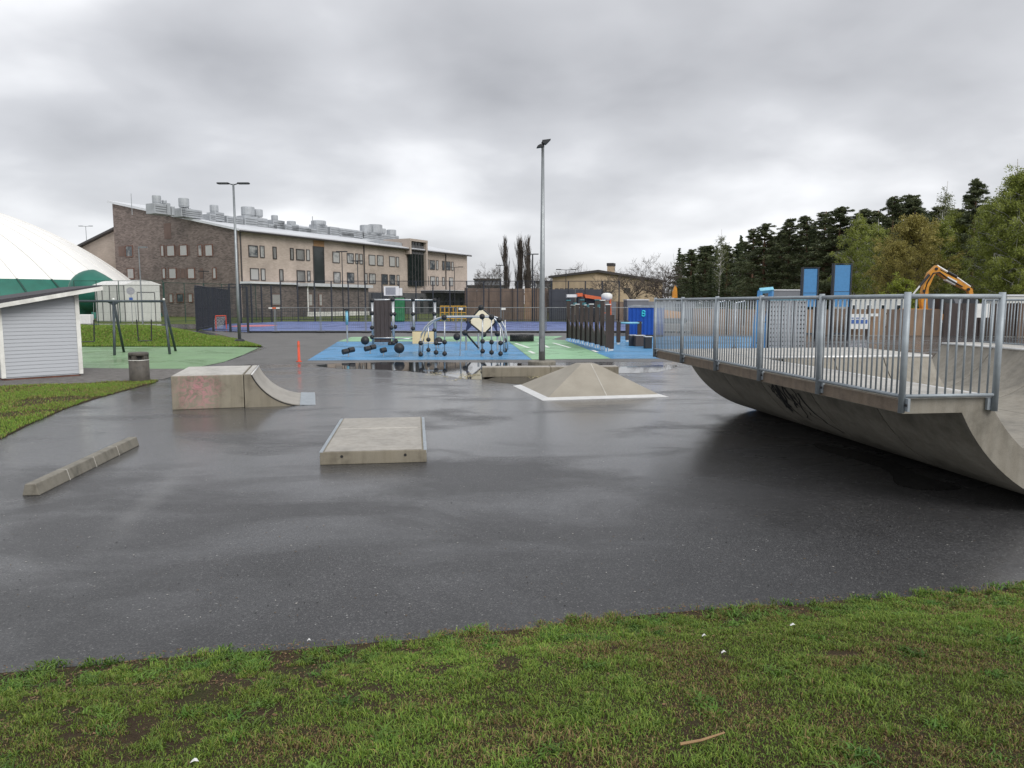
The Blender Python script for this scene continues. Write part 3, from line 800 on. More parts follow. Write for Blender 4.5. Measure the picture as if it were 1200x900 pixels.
# floor, end wall, opposite wall
FX1 = 6.0
mb = MB().box2((3.32, 0.0, 0.003), (FX1 - 0.02, LEN, CZ - RI)); mb.build('ramp_floor', 'concrete_ramp', ramp)
def mirror(pr, c): return [(c * 2 - a, b_) for a, b_ in pr]
pr2 = [(a + (FX1 - 3.3) / 2 * 0, b_) for a, b_ in prof]
XM = (3.3 + FX1) / 2
pm2 = MB().prism(mirror(prof, XM), 0.008, BAY - 0.008).mesh('ramp_panel', 'concrete_ramp')
for i in range(7): inst('ramp_panel', pm2, ramp, (0, (i - 1) * BAY, 0))
for i in range(7): inst('coping', cm, ramp, (2 * XM - COPX - 0.005, (i - 1) * BAY, DZ + 0.004))
dm2 = MB().box2((2 * XM - COPX + 0.04, 0.01, DZ + 0.002), (2 * XM - 0.09, BAY - 0.01, DZ + 0.03)).mesh('deck_slab', 'concrete_deck')
for i in range(7): inst('deck_slab', dm2, ramp, (0, (i - 1) * BAY, 0))
# end wall: a quarter facing the viewer with its deck behind
EY = 5.9
pe = [(EY + RI * math.sin(th_i) - RI * math.sin(th_i * k / 14), CZ - RI * math.cos(th_i * k / 14)) for k in range(15)]
pe = [(EY - (a - EY), b_) for a, b_ in pe]     # floor at smaller L, coping at EY
pe = [(EY - RI * math.sin(th_i) + RI * math.sin(th_i * k / 14), CZ - RI * math.cos(th_i * k / 14)) for k in range(15)]
pe = pe + [(LEN - 0.02, DZ), (LEN - 0.02, CZ - RI + 0.002)]
for k, (x0, x1) in enumerate(((1.75, 2.75), (2.77, 3.78), (3.8, 4.8))):
    MB().prism(pe, x0, x1, 'x').build('end_wall_panel', 'concrete_ramp', ramp)
    MB().box2((x0, EY + 0.05, DZ + 0.004), (x1, LEN - 0.05, DZ + 0.034)).build('deck_slab', 'concrete_deck', ramp)
MB().box2((COPX + 0.04, EY + 0.05, DZ - 0.1), (1.74, LEN - 0.05, DZ + 0.033)).build('deck_slab', 'concrete_deck', ramp)
MB().tube([(1.1, EY, DZ + 0.006), (4.8, EY, DZ + 0.006)], 0.03, 10).build('coping', 'steel_plate', ramp, True)
# black spray tag on the underside
gb = MB(); rg = random.Random(4)
def under(Lv, th, lift=0.004):
    r = RO + lift; return (CX - r * math.sin(th), Lv, CZ - r * math.cos(th))
for k in range(15):
    l0 = 4.3 + rg.uniform(-0.55, 0.5); t0 = th_o - 0.06 - rg.uniform(0, 0.1); l1 = l0 - rg.uniform(-0.25, 0.3); t1 = t0 - rg.uniform(0.15, 0.42)
    bend = rg.uniform(-0.25, 0.25); w = rg.uniform(0.012, 0.03); pts = []
    for s_ in range(9):
        u = s_ / 8; pts.append((l0 + (l1 - l0) * u + bend * math.sin(u * math.pi * rg.choice((1, 1, 1.5))) * 0.6, t0 + (t1 - t0) * u))
    vs = []; 
    for (l_, t__) in pts: vs += [under(l_ - w, t__), under(l_ + w, t__)]
    gb.add(vs, [(2 * i, 2 * i + 1, 2 * i + 3, 2 * i + 2) for i in range(8)])
gb.build('graffiti', 'black_paint', ramp)

# ---- guard railings (things of their own, bolted on the ramp)
def railing(label, x, y0, nb, x_end=None, side=-1):
    rt = thing('guard_railing', label, 'railing', ramp.matrix_world @ Vector((0, 0, 0)) if False else O, RZ)
    TOP = DZ + 1.11; BOT = DZ + 0.04
    bal = MB().tube([(0, 0, BOT), (0, 0, TOP - 0.03)], 0.0105, 6).mesh('baluster', 'galvanised', True)
    pw = 0.034
    pst = MB(); pst.tube([(0, 0, DZ - 0.14), (0, 0, TOP + 0.045)], pw, 12)
    pm_ = pst.mesh('post', 'galvanised', True)
    br = MB().box2((0.0, -0.075, -0.12), (0.028, 0.075, 0.02)); brm = br.mesh('bracket', 'galvanised')
    bo = MB().tube([(-0.012, 0, 0), (0.02, 0, 0)], 0.014, 8).mesh('bolt', 'black_paint')
    for i in range(nb + 1):
        yy = y0 + i * BAY
        inst('post', pm_, rt, (x, yy, 0))
        bk = inst('bracket', brm, rt, (x + (0.02 if side < 0 else -0.048), yy, DZ))
        for s_ in (-1, 1): inst('bolt', bo, bk, (-0.004, s_ * 0.055, -0.05))
        if i < nb:
            MB().tube([(x, yy + 0.0, TOP), (x, yy + BAY, TOP)], 0.025, 12).build('top_rail', 'galvanised', rt, True)
            MB().tube([(x, yy + 0.03, BOT), (x, yy + BAY - 0.03, BOT)], 0.02, 10).build('bottom_rail', 'galvanised', rt, True)
            k = 17
            for j in range(1, k + 1): inst('baluster', bal, rt, (x, yy + j * BAY / (k + 1), 0))
    if x_end is not None:
        MB().tube([(x, y0, TOP), (x_end, y0, TOP)], 0.025, 12).build('top_rail', 'galvanised', rt, True)
        MB().tube([(x + 0.03, y0, BOT), (x_end - 0.02, y0, BOT)], 0.02, 10).build('bottom_rail', 'galvanised', rt, True)
        inst('post', pm_, rt, (x_end, y0, 0))
        MB().box2((x_end - 0.07, y0 + 0.015, DZ - 0.13), (x_end + 0.03, y0 + 0.05, DZ + 0.0)).build('bracket', 'galvanised', rt)
        k = 11
        for j in range(1, k): inst('baluster', bal, rt, (x + j * (x_end - x) / k, y0, 0))
    return rt
railing('galvanised railing on the overhanging ramp deck, its end turning a corner above the asphalt', -0.005, -0.045, NB, 1.1)
railing('galvanised railing on the far deck across the half pipe', 2 * XM + 0.005, -BAY, 7, None, 1)

# ---- manual pad
p0, p1 = G(375, 545), G(500, 541.5)
a, w = along(p0, p1)
pad = thing('manual_pad', 'low flat concrete slab box with steel edges, standing alone on the wet asphalt', 'skate box', p0, a)
PD, PH = 3.2, 0.19
rb = MB(); nseg = 40
for k, (y0, y1) in enumerate(((0, PD * 0.62), (PD * 0.62 + 0.012, PD))):
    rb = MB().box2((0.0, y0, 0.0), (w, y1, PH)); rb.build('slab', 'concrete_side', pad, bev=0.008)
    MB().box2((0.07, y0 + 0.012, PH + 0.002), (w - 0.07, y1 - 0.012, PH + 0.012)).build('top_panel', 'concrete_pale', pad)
    for x_ in (-0.006, w - 0.044): MB().box2((x_, y0 + 0.002, PH - 0.05), (x_ + 0.05, y1 - 0.002, PH + 0.008)).build('steel_edge', 'galvanised', pad, bev=0.004)
MB().box2((0.12, PD * 0.62 - 0.012, PH + 0.006), (w - 0.12, PD * 0.62 + 0.026, PH + 0.0145)).build('joint', 'concrete_joint', pad)
for x_ in (0.32, w - 0.32): MB().tube([(x_, -0.004, 0.12), (x_, 0.02, 0.12)], 0.022, 10).build('lifting_hole', 'black_paint', pad)

# ---- box with quarter pipe
p0, p1 = G(202, 480.5), G(287, 477.5)
a, w = along(p0, p1)
H = 0.76; QD = 2.5
qb = thing('launch_box', 'concrete box with faded pink graffiti joined to a small quarter pipe', 'skate box', p0, a)
MB().box2((0, 0, 0), (w - 0.012, QD, H)).build('box_block', 'concrete_pink', qb, bev=0.012)
MB().box2((0.02, 0.02, H + 0.001), (w - 0.03, QD - 0.02, H + 0.012)).build('top_panel', 'concrete_deck', qb)
QX = 0.17; RQ = 1.25
tq = math.acos((RQ - H) / RQ)
cxq = w + QX + RQ * math.sin(tq)
pq = [(w + 0.006, 0.0), (w + 0.006, H), (w + QX, H)] + [(cxq - RQ * math.sin(tq * (1 - i / 16)), RQ - RQ * math.cos(tq * (1 - i / 16))) for i in range(1, 17)]
pq[-1] = (pq[-1][0], 0.012); pq.append((pq[-1][0], 0.0))
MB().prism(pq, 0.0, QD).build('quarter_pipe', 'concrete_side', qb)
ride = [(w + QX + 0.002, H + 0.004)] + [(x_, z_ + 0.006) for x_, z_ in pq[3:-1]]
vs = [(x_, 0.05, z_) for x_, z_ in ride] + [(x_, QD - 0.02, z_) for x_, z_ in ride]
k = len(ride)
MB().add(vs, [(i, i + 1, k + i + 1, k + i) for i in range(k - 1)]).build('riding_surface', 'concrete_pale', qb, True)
MB().box2((w + 0.03, 0.03, H + 0.001), (w + QX - 0.03, QD - 0.02, H + 0.012)).build('top_panel', 'concrete_deck', qb)
MB().tube([(w + QX, 0, H - 0.006), (w + QX, QD, H - 0.006)], 0.02, 10).build('coping', 'steel_plate', qb, True)
MB().tube([(x_, -0.004, z_ - 0.012) for x_, z_ in pq[2:-1]], 0.012, 6).build('edge_trim', 'black_paint', qb)
ex_ = pq[-1][0]
for y0, y1 in ((0.0, QD * 0.5 - 0.006), (QD * 0.5 + 0.006, QD)):
    MB().prism([(ex_ - 0.1, 0.024), (ex_ + 0.02, 0.018), (ex_ + 0.26, 0.006), (ex_ + 0.26, 0.003), (ex_ - 0.1, 0.004)], y0, y1).build('toe_plate', 'galvanised', qb)

# ---- pyramid
p0, p1, p3 = G(636, 469.5), G(786, 465), G(600, 451.5)
a, w = along(p0, p1)
pyr = thing('pyramid_hip', 'low concrete pyramid with pale steel edge plates and a joint running down its face', 'skate pyramid', p0, a)
w = 3.35; HT = 0.76; h = w / 2; tp = 0.22
def pyr_pt(u, v, s_): return None
base = [(0.16, 0.16), (w - 0.16, 0.16), (w - 0.16, w - 0.16), (0.16, w - 0.16)]
top = [(h - tp, h - tp), (h + tp, h - tp), (h + tp, h + tp), (h - tp, h + tp)]
mb = MB(); mb.add([(x_, y_, 0.03) for x_, y_ in base] + [(x_, y_, HT) for x_, y_ in top] + [(x_, y_, 0.002) for x_, y_ in base],
                  [(0, 1, 5, 4), (1, 2, 6, 5), (2, 3, 7, 6), (3, 0, 4, 7), (4, 5, 6, 7), (0, 1, 9, 8), (1, 2, 10, 9), (2, 3, 11, 10), (3, 0, 8, 11)])
mb.build('body', 'concrete_pyramid' if 'concrete_pyramid' in MATS else 'concrete_side', pyr)
oq = [(0, 0), (w, 0), (w, w), (0, w)]
for i in range(4):
    j = (i + 1) % 4
    vs = [(*oq[i], 0.004), (*oq[j], 0.004), (*base[j], 0.034), (*base[i], 0.034), (*oq[i], 0.0), (*oq[j], 0.0)]
    vs[2] = (base[j][0] + (h - base[j][0]) * 0.02, base[j][1] + (h - base[j][1]) * 0.02, 0.052); vs[3] = (base[i][0] + (h - base[i][0]) * 0.02, base[i][1] + (h - base[i][1]) * 0.02, 0.052)
    MB().add(vs, [(0, 1, 2, 3), (0, 1, 5, 4)]).build('edge_plate', 'steel_plate', pyr)
sl = (HT - 0.03) / (h - tp - 0.16)
MB().add([(h + 0.05, 0.17, 0.045), (h + 0.075, 0.17, 0.045), (h + 0.075, h - tp, HT + 0.006), (h + 0.05, h - tp, HT + 0.006)], [(0, 1, 2, 3)]).build('joint', 'concrete_joint', pyr)
# ---- ledge behind the pyramid
p0, p1 = G(565, 442), G(725, 441)
a, w = along(p0, p1)
led = thing('grind_ledge', 'long low dark concrete ledge behind the pyramid, beside a puddle', 'skate ledge', p0, a)
for x0, x1 in ((0, w / 2 - 0.005), (w / 2 + 0.005, w)):
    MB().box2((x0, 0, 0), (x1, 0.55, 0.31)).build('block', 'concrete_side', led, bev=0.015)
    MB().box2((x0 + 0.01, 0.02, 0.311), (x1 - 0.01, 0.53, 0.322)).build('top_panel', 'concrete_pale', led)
# ---- parking kerb
p0, p1 = G(36, 581), G(156, 522)
a, w = along(p0, p1)
kb = thing('slappy_kerb', 'long narrow trapezoid concrete kerb made of four pieces on wet asphalt', 'kerb', p0, a)
sec = [(-0.105, 0.0), (0.105, 0.0), (0.065, 0.15), (-0.065, 0.15)]
sl_ = w / 4
for i in range(4):
    MB().prism(sec, i * sl_ + 0.003, (i + 1) * sl_ - 0.003, 'x').build('kerb_piece', 'kerb_concrete', kb, bev=0.012)
    if i: MB().prism([(x_ * 0.985, z_ * 0.985) for x_, z_ in sec], i * sl_ - 0.006, i * sl_ + 0.006, 'x').build('joint', 'concrete_joint', kb)

# ================================================================== SMALL THINGS ON THE GROUND
lit = [(848, 765, 'flat white scrap of paper lying in the grass'), (825, 745.5, 'tiny white crumpled paper scrap near the lawn edge'), (929, 733, 'thin white paper strip near the asphalt edge in the grass'),
       (362, 751, 'small white litter scrap between tufts at the lawn edge'), (228, 893, 'pale grey litter scrap on the bare grass')]
for i, (a, b_, lab) in enumerate(lit):
    z_ = 0.0
    for _ in range(8):
        pnt = G(a, b_, z_); z_ = float(lawn_z(np.array([pnt.x]), np.array([pnt.y]))[0]) + 0.02
    mb = MB(); s_ = rand(0.014, 0.024)
    mb.add([(-s_, -s_ * .4, 0), (s_ * .2, -s_ * .5, .012), (s_, s_ * .1, .002), (s_ * .3, s_ * .5, .014), (-s_ * .8, s_ * .4, .004), (0, 0, .02)], [(0, 1, 5), (1, 2, 5), (2, 3, 5), (3, 4, 5), (4, 0, 5)])
    o = mb.build('litter_scrap', 'paper'); o.location = pnt; tag(o, lab, 'litter', 'litter on the lawn')
z_ = 0.2
for _ in range(8):
    pa = G(797, 872, z_); z_ = float(lawn_z(np.array([pa.x]), np.array([pa.y]))[0]) + 0.03
pb = pa + Vector((0.22, 0.07, 0.01))
o = MB().tube([(0, 0, 0), (0.1, 0.02, 0.006), (0.22, 0.07, 0.012)], [0.007, 0.006, 0.004], 6).build('stick', 'stick'); o.location = pa; tag(o, 'thin pale broken stick lying in the grass', 'stick')

# litter bin
p0 = G(164, 447)
bn = thing('litter_bin', 'round dark exposed-aggregate concrete litter bin beside the gravel path', 'litter bin', p0)
MB().lathe([(0.0, 0.0), (0.27, 0.0), (0.285, 0.05), (0.285, 0.66), (0.27, 0.66), (0.0, 0.66)], 28).build('bin_body', 'concrete_bin', bn, True)
MB().lathe([(0.0, 0.9), (0.26, 0.9), (0.285, 0.88), (0.285, 0.8), (0.25, 0.79), (0.0, 0.79)], 28).build('bin_lid', 'concrete_bin', bn, True)
for k in range(5):
    w_ = math.pi * 2 * k / 5 + 0.9; MB().box((0.235 * math.cos(w_), 0.235 * math.sin(w_), 0.725), (0.09, 0.13, 0.15), w_).build('pillar', 'concrete_bin', bn)
MB().lathe([(0.2, 0.62), (0.2, 0.82)], 20).build('inner_liner', 'black_paint', bn)
MB().lathe([(0.287, 0.655), (0.292, 0.665), (0.287, 0.675)], 28).build('rim', 'shed_trim', bn)

# red post
p0 = G(350.5, 424)
rp = thing('marker_post', 'thin red-orange plastic post standing at the edge of the blue play area', 'post', p0)
MB().lathe([(0.0, 0.0), (0.12, 0.0), (0.12, 0.03), (0.055, 0.05), (0.05, 0.82), (0.02, 0.86), (0.0, 0.86)], 14).build('post_body', 'red_plastic', rp, True)
MB().lathe([(0.053, 0.6), (0.054, 0.7)], 14).build('reflector_band', 'orange_red', rp)

# ================================================================== LAMPS
def lamp_double(name_label, base, height, arm, r0=0.09, r1=0.05, ang=0.0, found=True, head=(0.7, 0.26, 0.09), tilt=0.0):
    lt = thing('street_lamp', name_label, 'lamp post', base)
    MB().tube([(0, 0, 0), (0, 0, height * 0.3), (0, 0, height)], [r0, r0 * 0.85, r1], 12).build('pole', 'pole_steel', lt, True)
    if found: MB().lathe([(0, 0), (r0 * 3, 0), (r0 * 3, 0.16), (r0 * 2.2, 0.24), (0, 0.24)], 14).build('footing', 'lamp_dark', lt)
    for s_ in (-1, 1):
        dx_, dy_ = math.cos(ang) * s_, math.sin(ang) * s_
        MB().tube([(0, 0, height - 0.05), (dx_ * arm, dy_ * arm, height + 0.02)], 0.03, 8).build('arm', 'lamp_dark', lt)
        M = Matrix.Rotation(ang + (0 if s_ > 0 else math.pi), 3, 'Z') @ Matrix.Rotation(-tilt, 3, 'Y')
        h_ = MB().box((dx_ * (arm + head[0] / 2), dy_ * (arm + head[0] / 2), height + 0.04 + math.sin(tilt) * head[0] / 2), head, M=M).build('lamp_head', 'lamp_dark', lt, bev=0.03)
        MB().box((dx_ * (arm + head[0] / 2), dy_ * (arm + head[0] / 2), height + 0.04 - head[2] / 2 + math.sin(tilt) * head[0] / 2), (head[0] * 0.8, head[1] * 0.8, 0.02), M=M).build('lens', 'sign_grey', h_)
    return lt
p0 = G(281, 402)
lamp_double('grey lamp post with two flat dark heads standing beside the grass mound', p0, 9.35, 0.25, 0.1, 0.06)
# tall centre mast on a concrete disc, heads turned different ways
p0 = G(635, 426.5)
ct = thing('floodlight_mast', 'tall grey mast with two small dark floodlights on a round concrete base', 'lamp post', p0)
MB().lathe([(0, 0), (0.55, 0), (0.55, 0.1), (0.5, 0.14), (0, 0.15)], 24).build('base_disc', 'kerb_concrete', ct)
HM = P(635, 168, p0.y).z
MB().tube([(0, 0, 0.1), (0, 0, 1.2), (0, 0, 3), (0, 0, HM)], [0.13, 0.12, 0.1, 0.055], 14).build('pole', 'pole_steel', ct, True)
MB().box2((-0.08, -0.14, 0.5), (0.08, -0.1, 1.0)).build('service_door', 'pole_steel', ct)
MB().prism([(0.0, 0.0), (-0.03, 0.12), (0.3, 0.16), (0.12, -0.02)], -0.15, 0.15).build('floodlight', 'lamp_dark', ct).location = (0.0, 0, HM - 0.02)
MB().prism([(0.0, 0.0), (-0.24, -0.03), (-0.2, 0.04), (-0.1, 0.1), (0.0, 0.06)], -0.12, 0.12).build('floodlight', 'lamp_dark', ct).location = (0.0, 0, HM - 0.14)
MB().tube([(0, 0, HM - 0.15), (0, 0, HM + 0.05)], 0.06, 10).build('bracket', 'lamp_dark', ct)

def far_lamp(label, px, ytop, Y, arm=0.6, dark=True, single=False, base_z=0.0, r=0.075):
    b_ = PX(px, Y, base_z); h_ = P(px, ytop, Y).z - base_z
    lt = thing('street_lamp', label, 'lamp post', b_)
    m_ = 'lamp_dark' if dark else 'pole_steel'
    MB().tube([(0, 0, 0), (0, 0, h_)], [r, r * 0.65], 8).build('pole', m_, lt)
    for s_ in ((1,) if single else (-1, 1)):
        MB().tube([(0, 0, h_ - 0.05), (s_ * arm, 0, h_)], 0.045, 6).build('arm', m_, lt)
        MB().box((s_ * (arm + 0.3), 0, h_ + 0.02), (0.75, 0.32, 0.12)).build('lamp_head', m_, lt)
far_lamp('pale lamp post with two arms rising behind the white dome', 106, 265, 150, 0.7, False)
far_lamp('pale single-headed lamp post in front of the brick gable', 166, 290, 72, 0.1, False, True)
far_lamp('dark mast at the court fence in front of the stairwell glass strip', 402, 295, 97, 0.05)
far_lamp('dark mast by the court in front of the beige facade, shorter of the two', 420, 306, 96.6, 0.05)
far_lamp('dark court mast standing to the side of the bare poplars', 624, 298, 97.5, 0.1, r=0.13)
far_lamp('dark lamp post in front of the distant grey houses', 586, 311, 130, 0.05, r=0.1)
far_lamp('T-shaped lamp post in front of the tan flat-roofed building', 663, 316, 110, 0.8)
far_lamp('thin lamp post with two arms before the end of the beige school wing', 533, 313, 120, 0.7)
far_lamp('short thin lamp post against the ground-floor brick annex', 240, 318, 105, 0.05, r=0.06)

# ================================================================== SHED
pr, pl = G(97, 440.5), G(3, 446.5)
a, w = along(pl, pr)
sh = thing('shed', 'small grey weatherboard shed with white corner boards and a dark sloping roof', 'shed', pl, a)
zr = P(86, 343, pr.y).z - 0.02; zl = P(0, 358, pl.y).z - 0.05
DEP = 3.4
MB().box2((0.03, 0.03, 0.06), (w - 0.03, DEP, zl - 0.05)).build('core_wall', 'shed_board', sh)
MB().box2((0.05, 0.05, 0.0), (w - 0.05, DEP - 0.05, 0.1)).build('foundation', 'brick_foot', sh)
PIT = 0.118; nb_ = int((zr - 0.1) / PIT)
bd = MB().prism([(0.0, 0.0), (-0.022, 0.0), (-0.006, PIT + 0.012), (0.0, PIT + 0.012)], 0.0, 1.0, 'x').mesh('board', 'shed_board')
for i in range(nb_ + 1):
    z_ = 0.1 + i * PIT
    # the roof slopes: upper boards are cut where the roof line passes
    x0 = 0.06
    if z_ + PIT > zl: x0 = max(0.06, (z_ + PIT - zl) / max(zr - zl, 1e-3) * w)
    if x0 < w - 0.15: inst('board', bd, sh, (x0, 0.028, z_), (0, 0, 0), (w - 0.06 - x0, 1, 1))
MB().prism([(0.03, zl - 0.1), (w - 0.03, zl - 0.1), (w - 0.03, zr - 0.02), (0.03, zl - 0.02)], 0.031, DEP).build('gable_wall', 'shed_board', sh)
for x_, zt in ((-0.02, zl), (w - 0.10, zr - 0.04)):
    MB().box2((x_, -0.022, 0.08), (x_ + 0.12, 0.06, zt)).build('corner_board', 'shed_trim', sh)
bd2 = MB().prism([(0.0, 0.0), (0.022, 0.0), (0.006, PIT + 0.012), (0.0, PIT + 0.012)], 0.05, DEP - 0.02, 'y').mesh('board', 'shed_board')
for i in range(nb_ - 1): inst('board', bd2, sh, (w - 0.028, 0, 0.1 + i * PIT))
# roof slab with white barge board (slopes up to the right)
sx = (zr - zl) / w
def rz_(x_): return zl + sx * x_
xa, xb = -1.2, w + 0.62
MB().prism([(xa, rz_(xa) + 0.02), (xb, rz_(xb) + 0.02), (xb, rz_(xb) + 0.15), (xa, rz_(xa) + 0.26)], -0.38, DEP + 0.4).build('roof', 'shed_roof', sh)
MB().prism([(xa, rz_(xa) - 0.02), (xb, rz_(xb) - 0.02), (xb, rz_(xb) + 0.11), (xa, rz_(xa) + 0.11)], -0.42, -0.384).build('barge_board', 'shed_trim', sh)
MB().box2((xb + 0.002, -0.4, rz_(xb) - 0.02), (xb + 0.03, DEP + 0.4, rz_(xb) + 0.09)).build('fascia', 'shed_trim', sh)

# ================================================================== SWINGS
pa, pb = G(139, 420.5), G(206, 414.5)
pc = G(145, 410)
base_mid = (pa + pc) / 2; base_r = Vector((pb.x, pb.y + 0.5, 0))
topz = P(133, 351, base_mid.y).z
dirv = (P(191, 351, base_r.y) - P(133, 351, base_mid.y)); dirv.z = 0
sw = thing('swing_set', 'dark steel swing frame with slanting legs on green rubber behind the shed', 'swing', base_mid)
tm = P(133, 353, base_mid.y) - base_mid; tr = P(192, 353, base_r.y) - base_mid; tr.z = tm.z
tl = tm - (tr - tm) * 1.15
for t_, nm in ((tl, 0), (tm, 1), (tr, 2)):
    dn = (tr - tm).normalized(); nv = Vector((-dn.y, dn.x, 0))
    for s_ in (-1, 1):
        foot = Vector((t_.x, t_.y, 0)) + nv * s_ * 1.15 + dn * (0.28 if nm == 2 else 0.12)
        MB().tube([foot, t_], 0.06, 10).build('leg', 'swing_steel', sw, True)
    MB().sphere(t_ + Vector((0, 0, 0.09)), 0.06, 10, 6).build('cap', 'white_paint', sw)
MB().tube([tl, tr], 0.06, 10).build('cross_beam', 'swing_steel', sw, True)
bx_ = MB().prism([(-0.32, 0.0), (0.32, 0.0), (0.0, -0.2)], -0.03, 0.03).build('gusset', 'swing_steel', sw); bx_.location = tm - Vector((0, 0, 0.02))
def swing_seat(u, lab, nest=False):
    c = tm + (tr - tm) * u; dn = (tr - tm).normalized()
    st = thing('hanging_swing', lab, 'swing', base_mid + Vector((c.x, c.y, 0)), 0)
    zt = c.z - 0.06; hw = 0.28
    for s_ in (-1, 1):
        t0 = Vector((dn.x * hw * s_ * 1.25, dn.y * hw * s_ * 1.25, zt)); t1 = Vector((dn.x * hw * s_, dn.y * hw * s_, 0.62))
        mid = t0.lerp(t1, 0.45)
        MB().tube([t0, mid], 0.012, 5).build('chain', 'pole_steel', st)
        MB().tube([mid, t1], 0.028, 6).build('chain_sleeve', 'black_rubber', st)
    if nest:
        ring = [(0.42 * math.cos(k * math.pi / 8), 0.3 * math.sin(k * math.pi / 8), 0.58) for k in range(17)]
        MB().tube(ring, 0.03, 6).build('seat', 'black_rubber', st)
    else:
        MB().box((0, 0, 0.6), (0.56, 0.2, 0.04), math.atan2(dn.y, dn.x)).build('seat', 'black_rubber', st, bev=0.015)
        for s_ in (-1, 1): MB().tube([(dn.x * hw * s_, dn.y * hw * s_, 0.6), (dn.x * hw * s_, dn.y * hw * s_, 0.75)], 0.02, 6).build('bracket', 'pole_steel', st)
swing_seat(0.58, 'black swing seat hanging free in the open bay of the swing frame')
swing_seat(-0.55, 'swing seat hanging close beside the shed wall')

# ================================================================== DOME, AIRLOCK, LEFT FENCE
dc = Vector((-110, 126, 0)); DA, DB, DH = 48.0, 24.0, 21.5
def dome_r(phi):
    c, s_ = abs(math.cos(phi)), abs(math.sin(phi)); return 1.0 / ((c / DA) ** 2.6 + (s_ / DB) ** 2.6) ** (1 / 2.6)
def dome_pt(phi, k):
    rr = dome_r(phi) * k; return (rr * math.cos(phi), rr * math.sin(phi), DH * max(0.0, 1 - k * k) ** 0.8)
dm_ = thing('air_dome', 'huge white inflated sports dome with a dark green lower band', 'dome', dc)
KG = math.sqrt(1 - (6.0 / DH) ** 1.25)
def dome_band(k0, k1, nk, nphi, name, matn):
    mb = MB(); vs = []; fs = []
    for i in range(nk + 1):
        for j in range(nphi): vs.append(dome_pt(2 * math.pi * j / nphi, k0 + (k1 - k0) * i / nk))
    for i in range(nk):
        for j in range(nphi): fs.append((i * nphi + j, (i + 1) * nphi + j, (i + 1) * nphi + (j + 1) % nphi, i * nphi + (j + 1) % nphi))
    return mb.add(vs, fs).build(name, matn, dm_, True)
dome_band(0.005, KG, 26, 96, 'white_membrane', 'dome_white')
dome_band(KG, 1.0, 10, 96, 'green_band', 'dome_green')
for j in range(64):
    ph = 2 * math.pi * j / 64
    if not (math.pi * 0.98 < ph or ph < 0.5): continue
    MB().tube([tuple(Vector(dome_pt(ph, 0.05 + (KG - 0.05) * i / 22)) + Vector((0, 0, 0.02))) for i in range(23)], 0.07, 5, False).build('seam', 'dome_seam', dm_, True)
    MB().tube([tuple(Vector(dome_pt(ph, KG + (0.995 - KG) * i / 8))) for i in range(9)], 0.16, 5, False).build('band_rib', 'dome_rib', dm_, True)
q_ = P(116, 341, 101) - dc
bm_ = MB().sphere((0, 0, 0), 1.0, 24, 16)
bm_.v = [((x_ * 4.6 if x_ > 0 else x_ * 3.2), y_ * 3.0, z_ * 2.9 * (1 - 0.45 * max(0, x_)) - 0.9 * max(0, x_)) for x_, y_, z_ in bm_.v]
bl = bm_.build('green_bulge', 'dome_green', dm_, True); bl.location = q_ - Vector((0.6, 0, 0))
MB().tube([(q_.x - 2.6, q_.y + 0.6, q_.z), (q_.x - 2.6, q_.y + 0.4, 0)], 1.0, 14).build('green_column', 'dome_green', dm_, True)

p0 = G(147, 373.2); ang = R(-30)
al = thing('airlock', 'white panelled entrance lock with a shallow curved roof in front of the dome', 'entrance lock', PX(147, 95), 0)
gw, gl, hh = 4.2, 5.0, P(147, 334, 95).z
gx = Vector((math.cos(R(10)), math.sin(R(10)), 0)); gl_ = Vector((-math.cos(R(18)), math.sin(R(18)), 0))
def quadwall(o_, u, w_, h_, top=None): return o_
pts2 = [Vector((0, 0, 0)), gx * gw, gx * gw + gl_ * gl, gl_ * gl]
mb = MB(); mb.add([(*p.xy, 0) for p in pts2] + [(*p.xy, hh) for p in pts2], [(0, 1, 5, 4), (1, 2, 6, 5), (2, 3, 7, 6), (3, 0, 4, 7), (4, 5, 6, 7)]); mb.build('wall', 'lock_white', al)
rf = []
for k in range(9):
    u = -0.04 + 1.08 * k / 8; rf.append(gx * gw * u + Vector((0, 0, hh + 0.02 + 0.62 * math.sin(math.pi * k / 8))))
vs = [p - gl_ * 0.15 for p in rf] + [p + gl_ * (gl + 0.1) for p in rf]
mb = MB(); mb.add(vs, [(i, i + 1, 9 + i + 1, 9 + i) for i in range(8)] + [tuple(range(9)), tuple(range(9, 18))]); mb.build('roof', 'white_paint', al)
for u in (0.02, 0.25, 0.5, 0.75, 0.98):
    c = gl_ * gl * u + gl_.cross(Vector((0, 0, 1))) * 0.0
    nrm = Vector((-gl_.y, gl_.x, 0)); nrm = nrm if nrm.y < 0 else -nrm
    MB().box(c + nrm * 0.02 + Vector((0, 0, hh / 2)), (0.1, 0.06, hh - 0.1), math.atan2(gl_.y, gl_.x)).build('panel_joint', 'facade_grey', al)
nrm = Vector((gx.y, -gx.x, 0))
for c_, d_ in (((0.35, hh * 0.4), (0.08, hh * 0.8)), ((0.85, hh * 0.4), (0.08, hh * 0.8)), ((0.6, hh * 0.8), (gw * 0.5, 0.08))):
    MB().box(gx * gw * c_[0] + nrm * 0.02 + Vector((0, 0, c_[1])), (d_[0], 0.05, d_[1]), R(10)).build('door_frame', 'facade_grey', al)
MB().box(gx * gw * 0.6 + nrm * 0.015 + Vector((0, 0, hh * 0.39)), (gw * 0.47, 0.03, hh * 0.78), R(10)).build('door', 'lock_white', al)

